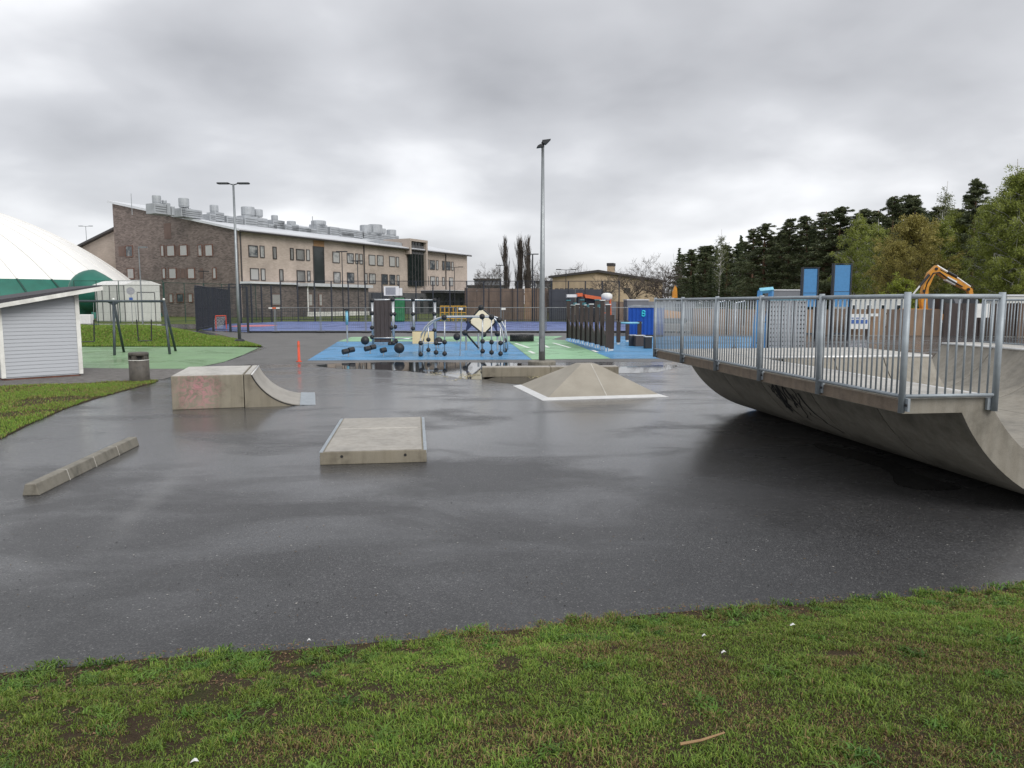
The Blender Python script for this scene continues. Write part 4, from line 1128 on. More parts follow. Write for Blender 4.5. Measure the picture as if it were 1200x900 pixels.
def mesh_fence(label, cat, A, B, h, npan, matp='dark_steel', wire=0.12, wr=0.008, post_r=0.05, rails=(0.05, 1.0), group=None, name='mesh_fence', base_z=0.0, hw=4):
    A = Vector(A); B = Vector(B); d = B - A; Ln = d.length; a_ = math.atan2(d.y, d.x)
    ft = thing(name, label, cat, (A.x, A.y, base_z), a_, group)
    pw_ = Ln / npan
    pm_ = MB().tube([(0, 0, 0), (0, 0, h)], post_r, 6).mesh('post', matp)
    for i in range(npan + 1): inst('post', pm_, ft, (i * pw_, 0, 0))
    wm = MB(); k = int(pw_ / wire)
    for j in range(1, k): wm.tube([(j * pw_ / k, 0, 0.04), (j * pw_ / k, 0, h - 0.02)], wr, 3, False)
    for j in range(hw + 1): wm.tube([(0, 0, 0.06 + (h - 0.1) * j / hw), (pw_, 0, 0.06 + (h - 0.1) * j / hw)], wr * 1.2, 3, False)
    wmm = wm.mesh('wire_mesh', matp)
    for i in range(npan):
        w__ = inst('wire_mesh', wmm, ft, (i * pw_, 0, 0)); w__['kind'] = 'stuff'
    rm = MB().tube([(0, 0, 0), (pw_, 0, 0)], 0.025, 5).mesh('rail', matp)
    for i in range(npan):
        for rr_ in rails: inst('rail', rm, ft, (i * pw_, 0, h * rr_))
    return ft
mesh_fence('tall green mesh fence in front of the dome and its entrance lock', 'fence', PX(88, 88), PX(192, 88), P(150, 329, 88).z, 4, 'green_steel', 0.15, 0.006)
mesh_fence('tall green mesh fence in front of the brick gable', 'fence', PX(193, 87), PX(300, 99), P(193, 331, 87).z, 5, 'green_steel', 0.15, 0.006)
# court cage
mesh_fence('dark court cage fence along the short side of the blue court, facing the grass mound', 'fence', G(231, 387.6), G(270, 379.4), 3.9, 7, 'dark_steel', 0.06, 0.009, 0.07)
mesh_fence('tall dark court fence along the school side of the blue court', 'fence', G(330, 376.9), G(725, 376.9), 5.2, 20, 'dark_steel', 0.15, 0.014, 0.09)
mesh_fence('dark court fence piece closing the angled corner nearest the brick gable', 'fence', G(270, 379.4), G(330, 376.9), 4.6, 5, 'dark_steel', 0.15, 0.014, 0.09)
mesh_fence('short near corner piece of the dark court cage', 'fence', G(231, 387.8), G(291, 389.8), 3.7, 3, 'dark_steel', 0.15, 0.009, 0.1)
# low fence of the school yard
mesh_fence('low dark picket fence on the lawn before the school annex', 'fence', PX(290, 104), PX(560, 112), 1.6, 22, 'dark_steel', 0.2, 0.016, 0.05, (0.08, 0.98))
# temporary panels along the near edge of the court
tf0 = PX(322, cy0 - 1.0)
tp_ = 3.62
def temp_panel():
    rt = thing('temporary_fence_panel', 'wire mesh temporary fence panel on rubber feet along the near court edge', 'fence panel', (0, 0, 0), 0, 'temporary fence panels along the court')
    for x_ in (0.04, tp_ - 0.04): MB().tube([(x_, 0, 0.1), (x_, 0, 2.05)], 0.025, 6).build('upright', 'pole_steel', rt)
    for z_ in (0.16, 2.03): MB().tube([(0.04, 0, z_), (tp_ - 0.04, 0, z_)], 0.025, 6).build('frame_rail', 'pole_steel', rt)
    mb = MB()
    for j in range(1, 22): mb.tube([(j * tp_ / 22, 0, 0.16), (j * tp_ / 22, 0, 2.0)], 0.0045, 3, False)
    wmesh = mb.build('wire_mesh', 'pole_steel', rt); wmesh['kind'] = 'stuff'
    MB().box2((-0.32, -0.16, 0), (0.32, 0.16, 0.13)).build('foot', 'black_rubber', rt, bev=0.03)
    return rt
t0_ = temp_panel(); t0_.location = tf0
for i in range(1, 10):
    c = copy_tree(t0_); c.location = (tf0.x + i * tp_, tf0.y + 0.02 * (i % 2), 0)
# small red and white sign hung on the panels
for px_, lab in ((321, 'red and white warning plate on the temporary fence before the brick annex'),):
    q = PX(px_, cy0 - 1.06); st = thing('warning_plate', lab, 'sign', (q.x, q.y, 0))
    z_ = P(px_, 361, q.y).z
    MB().box((0, 0, z_), (0.3, 0.03, 0.13)).build('plate', 'orange_red', st)
    for s_ in (-1, 1): MB().box((s_ * 0.3, 0, z_), (0.28, 0.03, 0.11)).build('plate_end', 'white_paint', st)
    MB().tube([(0, 0.03, 0), (0, 0.03, z_ + 0.1)], 0.03, 6).build('post', 'pole_steel', st)
for px_, lab in ((540, 'small white plate on the temporary fence before the yellow barrier'), (590, 'small white plate on the temporary fence next to the diamond panel')):
    q = PX(px_, cy0 - 1.06); z_ = P(px_, 362, q.y).z
    st = thing('white_plate', lab, 'sign', (q.x, q.y, 0)); MB().box((0, 0, z_), (0.34, 0.03, 0.16)).build('plate', 'white_paint', st)
    MB().tube([(0, 0.02, 0.12), (0, 0.02, z_)], 0.012, 5).build('post', 'pole_steel', st)
# ball goal in the court
q = PX(258, 68); gl0 = thing('ball_goal', 'small goal with red frame and pale net in the court corner', 'goal', (q.x, q.y, cz), R(60)); gl0.scale = (0.75, 0.75, 0.8)
for x_ in (-0.75, 0.75): MB().tube([(x_, 0, 0), (x_, 0, 1.5)], 0.05, 8).build('goal_post', 'red_plastic', gl0)
MB().tube([(-0.75, 0, 1.5), (0.75, 0, 1.5)], 0.06, 8).build('crossbar', 'red_plastic', gl0)
mb = MB()
for k in range(13): mb.tube([(-0.75 + k * 0.125, 0, 1.48), (-0.75 + k * 0.125, 0.7, 0.02)], 0.014, 3, False)
for k in range(8): mb.tube([(-0.75, 0.7 * k / 8, 1.48 - 1.46 * k / 8), (0.75, 0.7 * k / 8, 1.48 - 1.46 * k / 8)], 0.014, 3, False)
mb.build('net', 'white_paint', gl0)['kind'] = 'stuff'
# traffic sign seen from behind
q = PX(154, 82); ts = thing('traffic_sign', 'round traffic sign on a thin pole before the entrance lock', 'sign', q)
z_ = P(154, 341, 82).z
MB().tube([(0, 0, 0), (0, 0, z_ + 0.4)], 0.035, 8).build('pole', 'pole_steel', ts)
o = MB().lathe([(0, -0.015), (0.42, -0.015), (0.42, 0.015), (0, 0.015)], 20).build('disc', 'sign_grey', ts); o.rotation_euler = (R(90), 0, R(25)); o.location = (0, -0.05, z_)
MB().box((0, -0.05, P(154, 350.5, 82).z), (0.4, 0.03, 0.35)).build('lower_plate', 'sign_blue', ts)
# white blocks beside the fence
q = PX(99, 84); o = MB().box((0, 0, 0.55), (1.5, 0.8, 1.1)).build('storage_box', 'white_paint', bev=0.08); o.location = q; tag(o, 'low white storage box between the shed and the dome', 'box')
# basketball stand
q = PX(459, 93); hs_ = thing('basketball_stand', 'basketball stand with green padding and a grey backboard in a white frame', 'basketball hoop', q)
zt, zb = P(459, 335.5, 93).z, P(459, 346.5, 93).z
MB().box((0, 0, (zt + zb) / 2), (1.9, 0.08, zt - zb)).build('backboard_frame', 'white_paint', hs_)
MB().box((-0.1, -0.05, (zt + zb) / 2), (1.25, 0.04, (zt - zb) * 0.78)).build('backboard', 'sign_grey', hs_)
MB().box((1.15, 0.2, (zt + zb) / 2 - 0.1), (0.35, 0.35, (zt - zb) * 0.8)).build('weight_box', 'white_paint', hs_)
MB().tube([(0.4, 0.5, 0), (0.2, 0.1, zb + 0.2)], 0.12, 8).build('mast', 'green_steel', hs_)
o = MB().box2((0.3, 0.1, 0.02), (1.55, 0.9, zb - 0.25)).build('padding', 'hoop_green', hs_, bev=0.2)
# yellow barrier beyond the court
q0, q1 = PX(516, 99), PX(546, 99)
yb = thing('yellow_barrier', 'yellow bar railing in front of the school, beyond the court', 'barrier', q0)
W_ = (q1 - q0).x
for k in range(7): MB().tube([(W_ * k / 6, 0, 0), (W_ * k / 6, 0, 2.0)], 0.07, 6).build('bar', 'yellow_paint', yb)
for z_ in (0.3, 1.1, 1.95): MB().tube([(0, 0, z_), (W_, 0, z_)], 0.08, 6).build('rail', 'yellow_paint', yb)

# ================================================================== SCHOOL
A_ = Vector(((284 - 600) / 7.0, 860 / 7.0, 0)); B_ = Vector(((548 - 600) / 4.6, 860 / 4.6, 0))
du = (B_ - A_); FL = du.length; du.normalize(); dn_ = Vector((-du.y, du.x, 0))       # dn_: away, to the left
SRZ = math.atan2(du.y, du.x)
school = thing('school_building', 'long three-storey school with a brown brick gable, beige facade and rooftop ventilation plant', 'school', A_, SRZ)
def to_plane(px, py, origin, dirv):                        # ray meets the vertical plane through origin along dirv -> (u, z)
    v = ray(px, py); nrm = Vector((-dirv.y, dirv.x, 0)); t = (origin.dot(nrm)) / (v.x * nrm.x + v.y * nrm.y)
    p = v * t; p.z += CH; return (Vector((p.x, p.y, 0)) - origin).dot(dirv), p.z
EH = to_plane(281, 270, A_, du)[1]                                                  # eave height
GT, GH = to_plane(131.5, 238.5, A_, dn_)                                       # gable depth, height of its high end
# local frame: x along the beige facade, y into the building (dn_)
def wall_poly(pts, uvs, name, matn):
    mb = MB(); mb.add(pts, [tuple(range(len(pts)))]); mb.uv = uvs
    return mb.build(name, matn, school)
wall_poly([(0, 0, 0), (FL, 0, 0), (FL, 0, EH), (0, 0, EH)], [(0, 0), (FL, 0), (FL, EH), (0, EH)], 'facade_wall', 'brick_beige')
wall_poly([(0, 0, 0), (0, GT, 0), (0, GT, GH), (0, 0, EH)], [(0, 0), (GT, 0), (GT, GH), (0, EH)], 'gable_wall', 'brick_brown')
wall_poly([(FL, 0, 0), (FL, GT, 0), (FL, GT, GH), (FL, 0, EH)], [(0, 0), (GT, 0), (GT, GH), (0, EH)], 'end_wall', 'brick_brown')
wall_poly([(0, GT, 0), (FL, GT, 0), (FL, GT, GH), (0, GT, GH)], [(0, 0), (FL, 0), (FL, GH), (0, GH)], 'rear_wall', 'brick_beige')
so_ = (GH - EH) / GT
mb = MB(); mb.prism([(-0.9, EH - so_ * 0.9), (GT + 0.7, GH + so_ * 0.7), (GT + 0.7, GH + so_ * 0.7 + 0.42), (-0.9, EH - so_ * 0.9 + 0.35)], -0.5, FL + 0.5, 'x')
mb.build('roof', 'roof_metal', school)
MB().tube([(-0.5, -1.0, EH - 0.18), (FL + 0.5, -1.0, EH - 0.18)], 0.16, 8).build('gutter', 'frame_dark', school)
def quad_window(rect, face, frame='frame_dark', glass='glass', fw=0.13, nm='window', proud=0.06):
    x0, x1, y0, y1 = rect
    if face == 'F': o_, d_ = A_, du
    else: o_, d_ = A_, dn_
    cx_, cy_ = (x0 + x1) / 2, (y0 + y1) / 2
    u0, _ = to_plane(x0, cy_, o_, d_); u1, _ = to_plane(x1, cy_, o_, d_); _, zt = to_plane(cx_, y0, o_, d_); _, zb = to_plane(cx_, y1, o_, d_)
    if u0 > u1: u0, u1 = u1, u0
    def bx(ua, ub, za, zb_, t0, t1):
        if face == 'F': return MB().box2((ua, -t1, za), (ub, -t0, zb_))
        return MB().box2((-t1, ua, za), (-t0, ub, zb_))
    if glass is None:
        return bx(u0, u1, zb, zt, 0.005, proud).build(nm, frame, school)
    mb = MB()
    for (ua, ub, za, zc) in ((u0, u1, zb - fw, zb), (u0, u1, zt, zt + fw), (u0 - fw, u0, zb - fw, zt + fw), (u1, u1 + fw, zb - fw, zt + fw)):
        q = bx(ua, ub, za, zc, 0.0, proud + 0.06); mb.add(q.v, q.f)
    f_ = mb.build(nm, frame, school)
    bx(u0 - 0.01, u1 + 0.01, zb - 0.01, zt + 0.01, 0.004, proud).build('pane', glass, f_)
    return f_
def z2(X0, X1, Y0, Y1): return (120 + X0 / 5, 120 + X1 / 5, 210 + Y0 / 5, 210 + Y1 / 5)
def z3(X0, X1, Y0, Y1): return (320 + X0 / 5, 320 + X1 / 5, 240 + Y0 / 5, 240 + Y1 / 5)
for r_ in [(858, 906, 392, 452), (925, 945, 394, 456), (1000, 1016, 400, 464), (1102, 1116, 408, 470), (1137, 1180, 414, 470),
           (868, 912, 526, 588), (931, 950, 528, 590), (1039, 1055, 532, 594), (1141, 1184, 540, 598)]: quad_window(z2(*r_), 'F')
for r_ in [(0, 16, 250, 314), (102, 116, 258, 320), (137, 178, 265, 322), (196, 211, 266, 324), (350, 386, 279, 337), (434, 468, 287, 340), (484, 496, 289, 342), (508, 521, 291, 344),
           (562, 595, 297, 351), (611, 643, 300, 354), (682, 712, 306, 359), (722, 734, 308, 361), (900, 908, 323, 375), (919, 945, 328, 377), (956, 965, 329, 378), (992, 1002, 332, 380), (1013, 1036, 335, 380), (1046, 1054, 337, 382),
           (40, 56, 382, 444), (141, 183, 388, 446), (201, 215, 390, 448), (356, 391, 397, 455), (435, 471, 401, 455), (536, 549, 404, 459), (564, 597, 406, 459), (637, 668, 410, 462), (684, 712, 413, 465), (726, 737, 414, 466),
           (900, 908, 421, 469), (922, 946, 423, 469), (957, 966, 425, 470), (992, 1002, 427, 471), (1032, 1053, 429, 473)]: quad_window(z3(*r_), 'F')
for r_ in [(139, 177, 393, 452), (345, 360, 390, 449), (381, 423, 390, 448), (456, 496, 388, 446), (564, 583, 387, 448), (605, 645, 386, 448),
           (149, 185, 525, 581), (354, 370, 524, 580), (393, 432, 524, 580), (503, 540, 524, 580), (650, 666, 522, 580), (395, 413, 674, 720), (439, 476, 674, 718), (507, 528, 674, 718)]: quad_window(z2(*r_), 'G', 'frame_red')
for r_ in [(362, 402, 258, 350), (363, 376, 390, 448), (427, 450, 390, 448), (500, 512, 388, 446), (436, 456, 524, 580), (460, 482, 524, 580), (486, 500, 524, 580), (570, 590, 522, 580), (208, 216, 524, 582), (96, 132, 393, 452), (588, 602, 386, 448)]:
    quad_window(z2(*r_), 'G', 'panel_red', None, nm='brick_panel', proud=0.04)
# stairwell strip with timber panel above
quad_window(z3(238, 296, 249, 458), 'F', 'frame_dark', 'glass_dark', 0.15, 'stair_glazing')
quad_window(z3(236, 298, 210, 244), 'F', 'wood_orange', None, nm='timber_panel')
# stair tower: dark glass in a raised frame
u0, zt = to_plane(475, 284, A_, du); u1, _ = to_plane(496, 285, A_, du); _, zb = to_plane(485, 335, A_, du)
zt2 = to_plane(485, 283.5, A_, du)[1]
MB().box2((u0, -1.2, EH - 1.2), (u0 + 0.6, 6, zt2)).build('tower_side', 'brick_beige', school)
MB().box2((u1 - 0.6, -1.2, zb), (u1, 6, zt2)).build('tower_side', 'brick_beige', school)
MB().box2((u0, -1.25, zt2), (u1, 6, zt2 + 0.5)).build('tower_top', 'brick_beige', school)
MB().box2((u0 + 0.6, -0.5, zb), (u1 - 0.6, -0.05, zt2)).build('tower_glass', 'glass_dark', school)
MB().box2((u0 - 8, 0.8, EH + 0.4), (u0 - 0.1, 9, zt2 - 0.4)).build('roof_penthouse', 'vent_metal', school)
for k in range(1, 5): MB().box2((u0 + 0.6 + (u1 - u0 - 1.2) * k / 5 - 0.08, -0.58, zb), (u0 + 0.6 + (u1 - u0 - 1.2) * k / 5 + 0.08, -0.5, zt2)).build('mullion', 'frame_dark', school)
MB().box2((u0 + 0.6, -0.56, zb + (zt2 - zb) * .72), (u1 - 0.6, -0.5, zb + (zt2 - zb) * .92)).build('spandrel', 'facade_grey', school)
# downpipes
for px_ in (282.6, 426.5, 522):
    u, _ = to_plane(px_, 320, A_, du); MB().tube([(u, -0.16, 4.5), (u, -0.16, EH - 0.3)], 0.12, 8).build('downpipe', 'frame_dark', school)
# ground floor annex in front of the facade
ua, zA = to_plane(283, 331, A_, du); ub, _ = to_plane(413, 337.5, A_, du); uc, _ = to_plane(339, 334, A_, du)
AH = zA - 0.2
def brick_box(x0, x1, y0, y1, z1, nm, mt):
    wall_poly([(x0, y0, 0), (x1, y0, 0), (x1, y0, z1), (x0, y0, z1)], [(0, 0), (x1 - x0, 0), (x1 - x0, z1), (0, z1)], nm, mt)
    wall_poly([(x0, y0, 0), (x0, y1, 0), (x0, y1, z1), (x0, y0, z1)], [(0, 0), (y1 - y0, 0), (y1 - y0, z1), (0, z1)], nm, mt)
    wall_poly([(x1, y0, 0), (x1, y1, 0), (x1, y1, z1), (x1, y0, z1)], [(0, 0), (y1 - y0, 0), (y1 - y0, z1), (0, z1)], nm, mt)
brick_box(0.3, uc, -2.0, -0.01, AH, 'annex_wall', 'brick_grey')
brick_box(uc + 0.02, ub, -4.0, -0.01, AH - 0.25, 'annex_wall', 'brick_grey')
MB().box2((0.0, -2.5, AH), (uc, -0.02, AH + 0.35)).build('annex_roof', 'roof_metal', school)
MB().box2((uc - 0.4, -4.8, AH - 0.25), (ub + 0.5, -0.025, AH + 0.3)).build('annex_roof', 'roof_metal', school)
MB().tube([(uc + 0.15, -4.2, 0.1), (uc + 0.15, -4.2, AH - 0.6), (uc - 0.1, -4.6, AH - 0.2)], 0.14, 8).build('downpipe', 'white_paint', school)
MB().box2((uc + 0.02, -4.15, 0), (ub, -4.02, 0.8)).build('plinth', 'shed_trim', school)
O2 = A_ - dn_ * 4.0
def annex_win(x0, x1, y0, y1, off, mtf='frame_red'):
    o_ = A_ - dn_ * off
    a1_, _ = to_plane(x0, (y0 + y1) / 2, o_, du); a2_, _ = to_plane(x1, (y0 + y1) / 2, o_, du); _, z1_ = to_plane((x0 + x1) / 2, y0, o_, du); _, z0_ = to_plane((x0 + x1) / 2, y1, o_, du)
    f_ = MB().box2((a1_ - 0.12, -off - 0.05, z0_ - 0.12), (a2_ + 0.12, -off - 0.003, z1_ + 0.12)).build('window', mtf, school)
    MB().box2((a1_, -off - 0.08, z0_), (a2_, -off - 0.055, z1_)).build('pane', 'glass', f_)
annex_win(319, 328, 345, 357, 2.0); annex_win(362, 365.5, 345, 358, 4.0); annex_win(374, 377, 345, 358, 4.0)
# dark glazed ground floor further along with canopy
uD, _ = to_plane(505, 337, A_, du); uE, _ = to_plane(561, 338, A_, du); _, zC = to_plane(530, 338, A_, du)
MB().box2((ub + 0.6, -1.0, 0), (uE + 2.0, -0.02, 4.6)).build('ground_floor_glazing', 'facade_grey', school)
for k in range(14):
    u = ub + 1.5 + (uE - ub - 2) * k / 14; MB().box2((u, -1.1, 0.3), (u + 1.1, -1.01, 3.6)).build('window', 'glass_dark', school)
MB().box2((uD - 4, -6.5, 4.7), (uE + 1.0, -0.03, 5.15)).build('canopy', 'facade_grey', school)
MB().box2((uD - 4.2, -6.8, 5.16), (uE + 1.2, -0.04, 5.3)).build('canopy_top', 'roof_metal', school)
# dark gate panels at the end of the annex
MB().box2((ub + 0.7, -4.4, 0), (ub + 6.0, -4.2, 4.4)).build('dark_screen', 'dark_sheet', school)
MB().box2((ub + 3.3, -4.5, 0.2), (ub + 3.5, -4.41, 4.3)).build('screen_post', 'pole_steel', school)
# left low wing beyond the gable
wall_poly([(2, GT + 0.02, 0), (2, GT + 14, 0), (2, GT + 14, 13.0), (2, GT + 0.02, 16.6)], [(0, 0), (14, 0), (14, 13), (0, 16.6)], 'wing_wall', 'brick_beige')
mb = MB(); mb.prism([(GT + 0.02, 16.6), (GT + 15, 12.8), (GT + 15, 13.2), (GT + 0.02, 17.0)], 1.2, 20, 'x'); mb.build('wing_roof', 'frame_dark', school)
# rooftop ventilation plant
RT = 11.0
def roof_unit(r_, zf, drum=False, depth=2.2, floor=True, t_=RT):
    x0, x1, y0, y1 = zf(*r_); o_ = A_ + dn_ * t_
    a1_, _ = to_plane(x0, (y0 + y1) / 2, o_, du); a2_, _ = to_plane(x1, (y0 + y1) / 2, o_, du); _, z1_ = to_plane((x0 + x1) / 2, y0, o_, du); _, z0_ = to_plane((x0 + x1) / 2, y1, o_, du)
    zr_ = EH + so_ * t_ + 0.3
    if floor: z0_ = min(z0_, zr_)
    cx_ = (a1_ + a2_) / 2
    if drum:
        r__ = (a2_ - a1_) / 2
        o = MB().lathe([(0, z0_), (r__ * 0.92, z0_), (r__ * 0.92, z0_ + 0.15), (r__, z0_ + 0.2), (r__, z1_ - 0.1), (r__ * 0.9, z1_), (0, z1_)], 14).build('ventilation_unit', 'vent_metal', school, False)
        o.location = (cx_, t_ - 0.1, 0)
    else:
        o = MB().box2((a1_, t_ - depth / 2, z0_), (a2_, t_ + depth / 2, z1_)).build('ventilation_unit', 'vent_metal', school, bev=0.06)
        for k in range(3):
            zz = z0_ + (z1_ - z0_) * (0.25 + 0.22 * k)
            if z1_ - z0_ > 0.8 and (a2_ - a1_) > 0.9: MB().box2((a1_ + 0.15, t_ - depth / 2 - 0.05, zz), (a2_ - 0.15, t_ - depth / 2 + 0.01, zz + 0.06)).build('louvre', 'vent_dark', o)
for r_ in [(280, 355, 146, 190), (346, 374, 142, 190), (437, 560, 178, 222), (605, 640, 206, 246), (636, 690, 196, 242), (705, 800, 222, 272), (810, 888, 218, 282), (882, 945, 230, 300), (950, 1000, 266, 306), (978, 1046, 242, 300), (1050, 1200, 276, 322)]: roof_unit(r_, z2)
for r_ in [(380, 398, 165, 200), (440, 462, 172, 215)]: roof_unit(r_, z2)
for r_ in [(293, 337, 96, 144), (347, 372, 124, 142), (400, 420, 160, 205), (449, 500, 112, 166), (466, 490, 168, 215), (500, 515, 170, 215), (518, 534, 178, 215), (540, 558, 190, 218), (632, 672, 152, 195), (708, 736, 214, 260), (820, 880, 163, 218), (886, 930, 178, 222), (872, 900, 240, 280), (902, 930, 250, 290), (992, 1021, 212, 242), (1086, 1124, 246, 280)]: roof_unit(r_, z2, True, floor=False)
for r_ in [(0, 44, 95, 150), (85, 128, 116, 165), (130, 232, 138, 172), (234, 296, 118, 172), (313, 366, 132, 188), (378, 452, 164, 200), (360, 512, 146, 186), (502, 716, 170, 216)]: roof_unit(r_, z3)
for r_ in [(92, 116, 96, 120), (234, 294, 94, 122), (519, 563, 120, 168), (568, 622, 117, 172), (625, 651, 140, 170), (673, 708, 147, 182)]: roof_unit(r_, z3, True, floor=False)
MB().tube([(to_plane(154, 235, A_ + dn_ * 8, du)[0], 8, EH + so_ * 8), (to_plane(154, 235, A_ + dn_ * 8, du)[0], 8, EH + so_ * 8 + 3.2)], 0.05, 5).build('antenna', 'vent_metal', school)
u_, z_ = to_plane(366, 253.5, A_ + dn_ * RT, du); MB().tube([(u_, RT, EH), (u_, RT, z_)], 0.08, 5).build('antenna', 'vent_metal', school)

# ================================================================== PLAYGROUND
def ball_on_stalk(px, py_base, r, lab):
    q = G(px, py_base); t = thing('ball_stepper', lab, 'play ball', q, 0, 'black play balls on the blue surface')
    MB().tube([(0, 0, 0), (0, 0, 0.2)], 0.03, 8).build('stalk', 'play_steel', t)
    MB().sphere((0, 0, 0.16 + r), r, 16, 10).build('ball', 'black_rubber', t, True)
ball_on_stalk(428, 407.5, 0.235, 'big black ball on a short stalk in front of the brown climbing board')
ball_on_stalk(468, 418.3, 0.235, 'big black ball on a short stalk between the log steps and the arched climber')
ball_on_stalk(535.5, 402, 0.22, 'big black ball on a stalk under the arched climber, behind its bars')
ball_on_stalk(514, 408, 0.22, 'big black ball on a stalk behind the ball-ended rods of the arch')
def log_step(px, py, lab, n=2, ang=0.7):
    q = G(px, py); t = thing('log_stepper', lab, 'play step', q, ang)
    MB().tube([(0, 0, 0), (0, 0, 0.2)], 0.03, 6).build('stalk', 'play_steel', t)
    for i in range(n): MB().tube([(-0.3 * n / 2 + i * 0.3 + 0.02, 0, 0.24 + 0.06 * i), (-0.3 * n / 2 + i * 0.3 + 0.27, 0, 0.28 + 0.06 * i)], 0.12, 12).build('roller', 'black_rubber', t)
log_step(408.5, 418.5, 'pair of black rollers slanting on a stalk at the corner of the blue surface')
log_step(434, 414.8, 'pair of black rollers slanting on a stalk at the foot of the brown board')
log_step(449.5, 417, 'single black roller on a stalk next to the big ball', 1)

SG = 'black_rubber'
def Vd(px, py, Y): return P(px, py, Y)
# --- climbing frame with the brown board
Yf = G(440, 404.5).y; Yb = Yf + 1.6
cf = thing('climbing_frame', 'climbing frame with a tall brown board, grey poles and black ball joints', 'climbing frame', PX(448, Yf))
off = PX(448, Yf)
def part(mb, nm, mt, par, sm=False): return mb.build(nm, mt, par, sm, off)
part(MB().box2(PX(438, Yf) + Vector((0, -0.06, P(438, 401, Yf).z)), PX(458, Yf) + Vector((0, 0.0, P(438, 352, Yf).z))), 'climbing_board', 'panel_brown', cf)
for k in range(4):
    x_ = PX(438 + 20 * (k + 0.5) / 4, Yf).x
    part(MB().box2((x_ - 0.012, Yf - 0.075, P(438, 401, Yf).z + 0.03), (x_ + 0.012, Yf - 0.061, P(438, 352, Yf).z - 0.03)), 'groove_strip', 'post_wood', cf)
for px_, Yq in ((436, Yf), (460, Yf), (436.5, Yb), (461, Yb), (484.5, Yb), (509.5, Yb)):
    zt = P(px_, 351, Yf).z
    part(MB().tube([(PX(px_, Yq).x, Yq, 0), (PX(px_, Yq).x, Yq, zt)], 0.055, 10), 'pole', 'play_steel', cf, True)
for px_, py_, Yq in ((436, 352, Yf), (436, 367, Yf), (436, 384, Yf), (436, 395, Yf), (460, 351, Yf), (459, 368, Yf), (459, 384, Yf), (461, 402, Yf), (462, 368, Yb), (463, 383, Yb), (464, 400, Yb),
                     (484, 351, Yb), (484, 368, Yb), (484, 385, Yb), (509.5, 352, Yb), (509, 368, Yb), (509, 387, Yb), (457, 403, Yf), (482, 405, Yb)):
    part(MB().sphere(P(px_, py_, Yq), 0.13, 10, 8), 'ball_joint', SG, cf, True)
for a1, b1, a2, b2, Yq in ((434, 351, 511, 351.5, Yb), (438, 396, 462, 396, Yf - 0.1), (461, 397, 484, 397, Yb), (435, 352, 461, 351, Yf)):
    part(MB().tube([P(a1, b1, Yq), P(a2, b2, Yq)], 0.04, 8), 'bar', 'play_steel', cf, True)
for py_ in (361, 375, 390):
    for px_ in (436, 460): part(MB().tube([P(px_, py_, Yf), P(px_ + 0.5, py_, Yb)], 0.03, 6), 'rung', 'play_steel', cf, True)
for px_ in (484.5, 509.5): part(MB().tube([PX(px_, Yb + 0.7, 0), PX(px_, Yb + 0.7, P(px_, 353, Yb).z)], 0.09, 8), 'thick_pole', 'pole_steel', cf, True)
part(MB().box2(Vector((PX(483, Yb).x, Yb - 0.12, P(483, 404, Yb).z)), Vector((PX(508, Yb).x, Yb - 0.07, P(483, 388.5, Yb).z))), 'yellow_panel', 'panel_cream', cf)
# blue-white slim post with dark cap
q = PX(406, G(406, 402).y); ip = thing('info_pole', 'slim pale blue post with a black cap at the back edge of the blue surface', 'post', q)
MB().tube([(0, 0, 0), (0, 0, 1.1)], 0.05, 8).build('lower_pole', 'play_steel', ip); MB().tube([(0, 0, 1.1), (0, 0, 1.95)], 0.08, 10).build('upper_drum', 'bar_blue', ip, True)
MB().lathe([(0, 1.95), (0.17, 1.96), (0.17, 2.05), (0, 2.12)], 12).build('cap', 'black_rubber', ip)

# --- arched climber with ball-ended rods
Y1, Y2 = G(493, 418).y, G(502, 414).y + 0.6
ar = thing('arched_climber', 'arched tubular climber with vertical rods ending in black balls', 'climbing frame', PX(545, Y1))
off = PX(545, Y1)
arch = [(492, 415), (493, 402), (495, 392), (499, 384), (506, 377), (514, 373), (520, 371.5), (545, 371.3), (574, 371.2), (580, 373), (585, 378), (589, 386), (591, 396), (592, 412)]
for Yq, dx_ in ((Y1, -1), (Y2, 3)):
    part(MB().tube([P(a + dx_, 355 + (b_ - 355) * (1 if Yq == Y1 else 0.96), Yq) for a, b_ in arch], 0.04, 8), 'arch_tube', 'play_steel', ar, True)
for (px_, ytop, ymid, ybot, Yq) in ((493, 396, 402, 415.5, Y1), (521, 372, 401, 414.5, Y1), (502, 378, 398, 410, Y2), (511, 400, 402, 413, Y1), (565.5, 371, 400, 411.5, Y1), (576, 372, 401, 413, Y1), (586.5, 380, 402, 414.5, Y1), (592, 375, 399, 410.5, Y2)):
    part(MB().tube([P(px_, ytop, Yq), P(px_, ybot, Yq)], 0.03, 8), 'rod', 'play_steel', ar, True)
    for yy in (ymid, ybot): part(MB().sphere(P(px_, yy, Yq), 0.11, 10, 8), 'ball', SG, ar, True)
    q = P(px_, ybot, Yq); part(MB().tube([(q.x, q.y, 0), q], 0.025, 6), 'stalk', 'play_steel', ar)
for px_, py_ in ((520.5, 372), (565, 371), (576, 371.5), (585, 375)): part(MB().sphere(P(px_, py_, Y1), 0.13, 10, 8), 'ball_joint', SG, ar, True)
for a1, a2, yy in ((493, 521, 401.5), (565.5, 592, 400)): part(MB().tube([P(a1, yy, Y1), P(a2, yy, Y1)], 0.028, 6), 'cross_rod', 'play_steel', ar)
for px_ in (541, 566): part(MB().tube([P(px_, 372, Y1), PX(px_ - 2.5, Y1 + 0.2, 0)], 0.035, 6), 'leg', 'play_steel', ar)
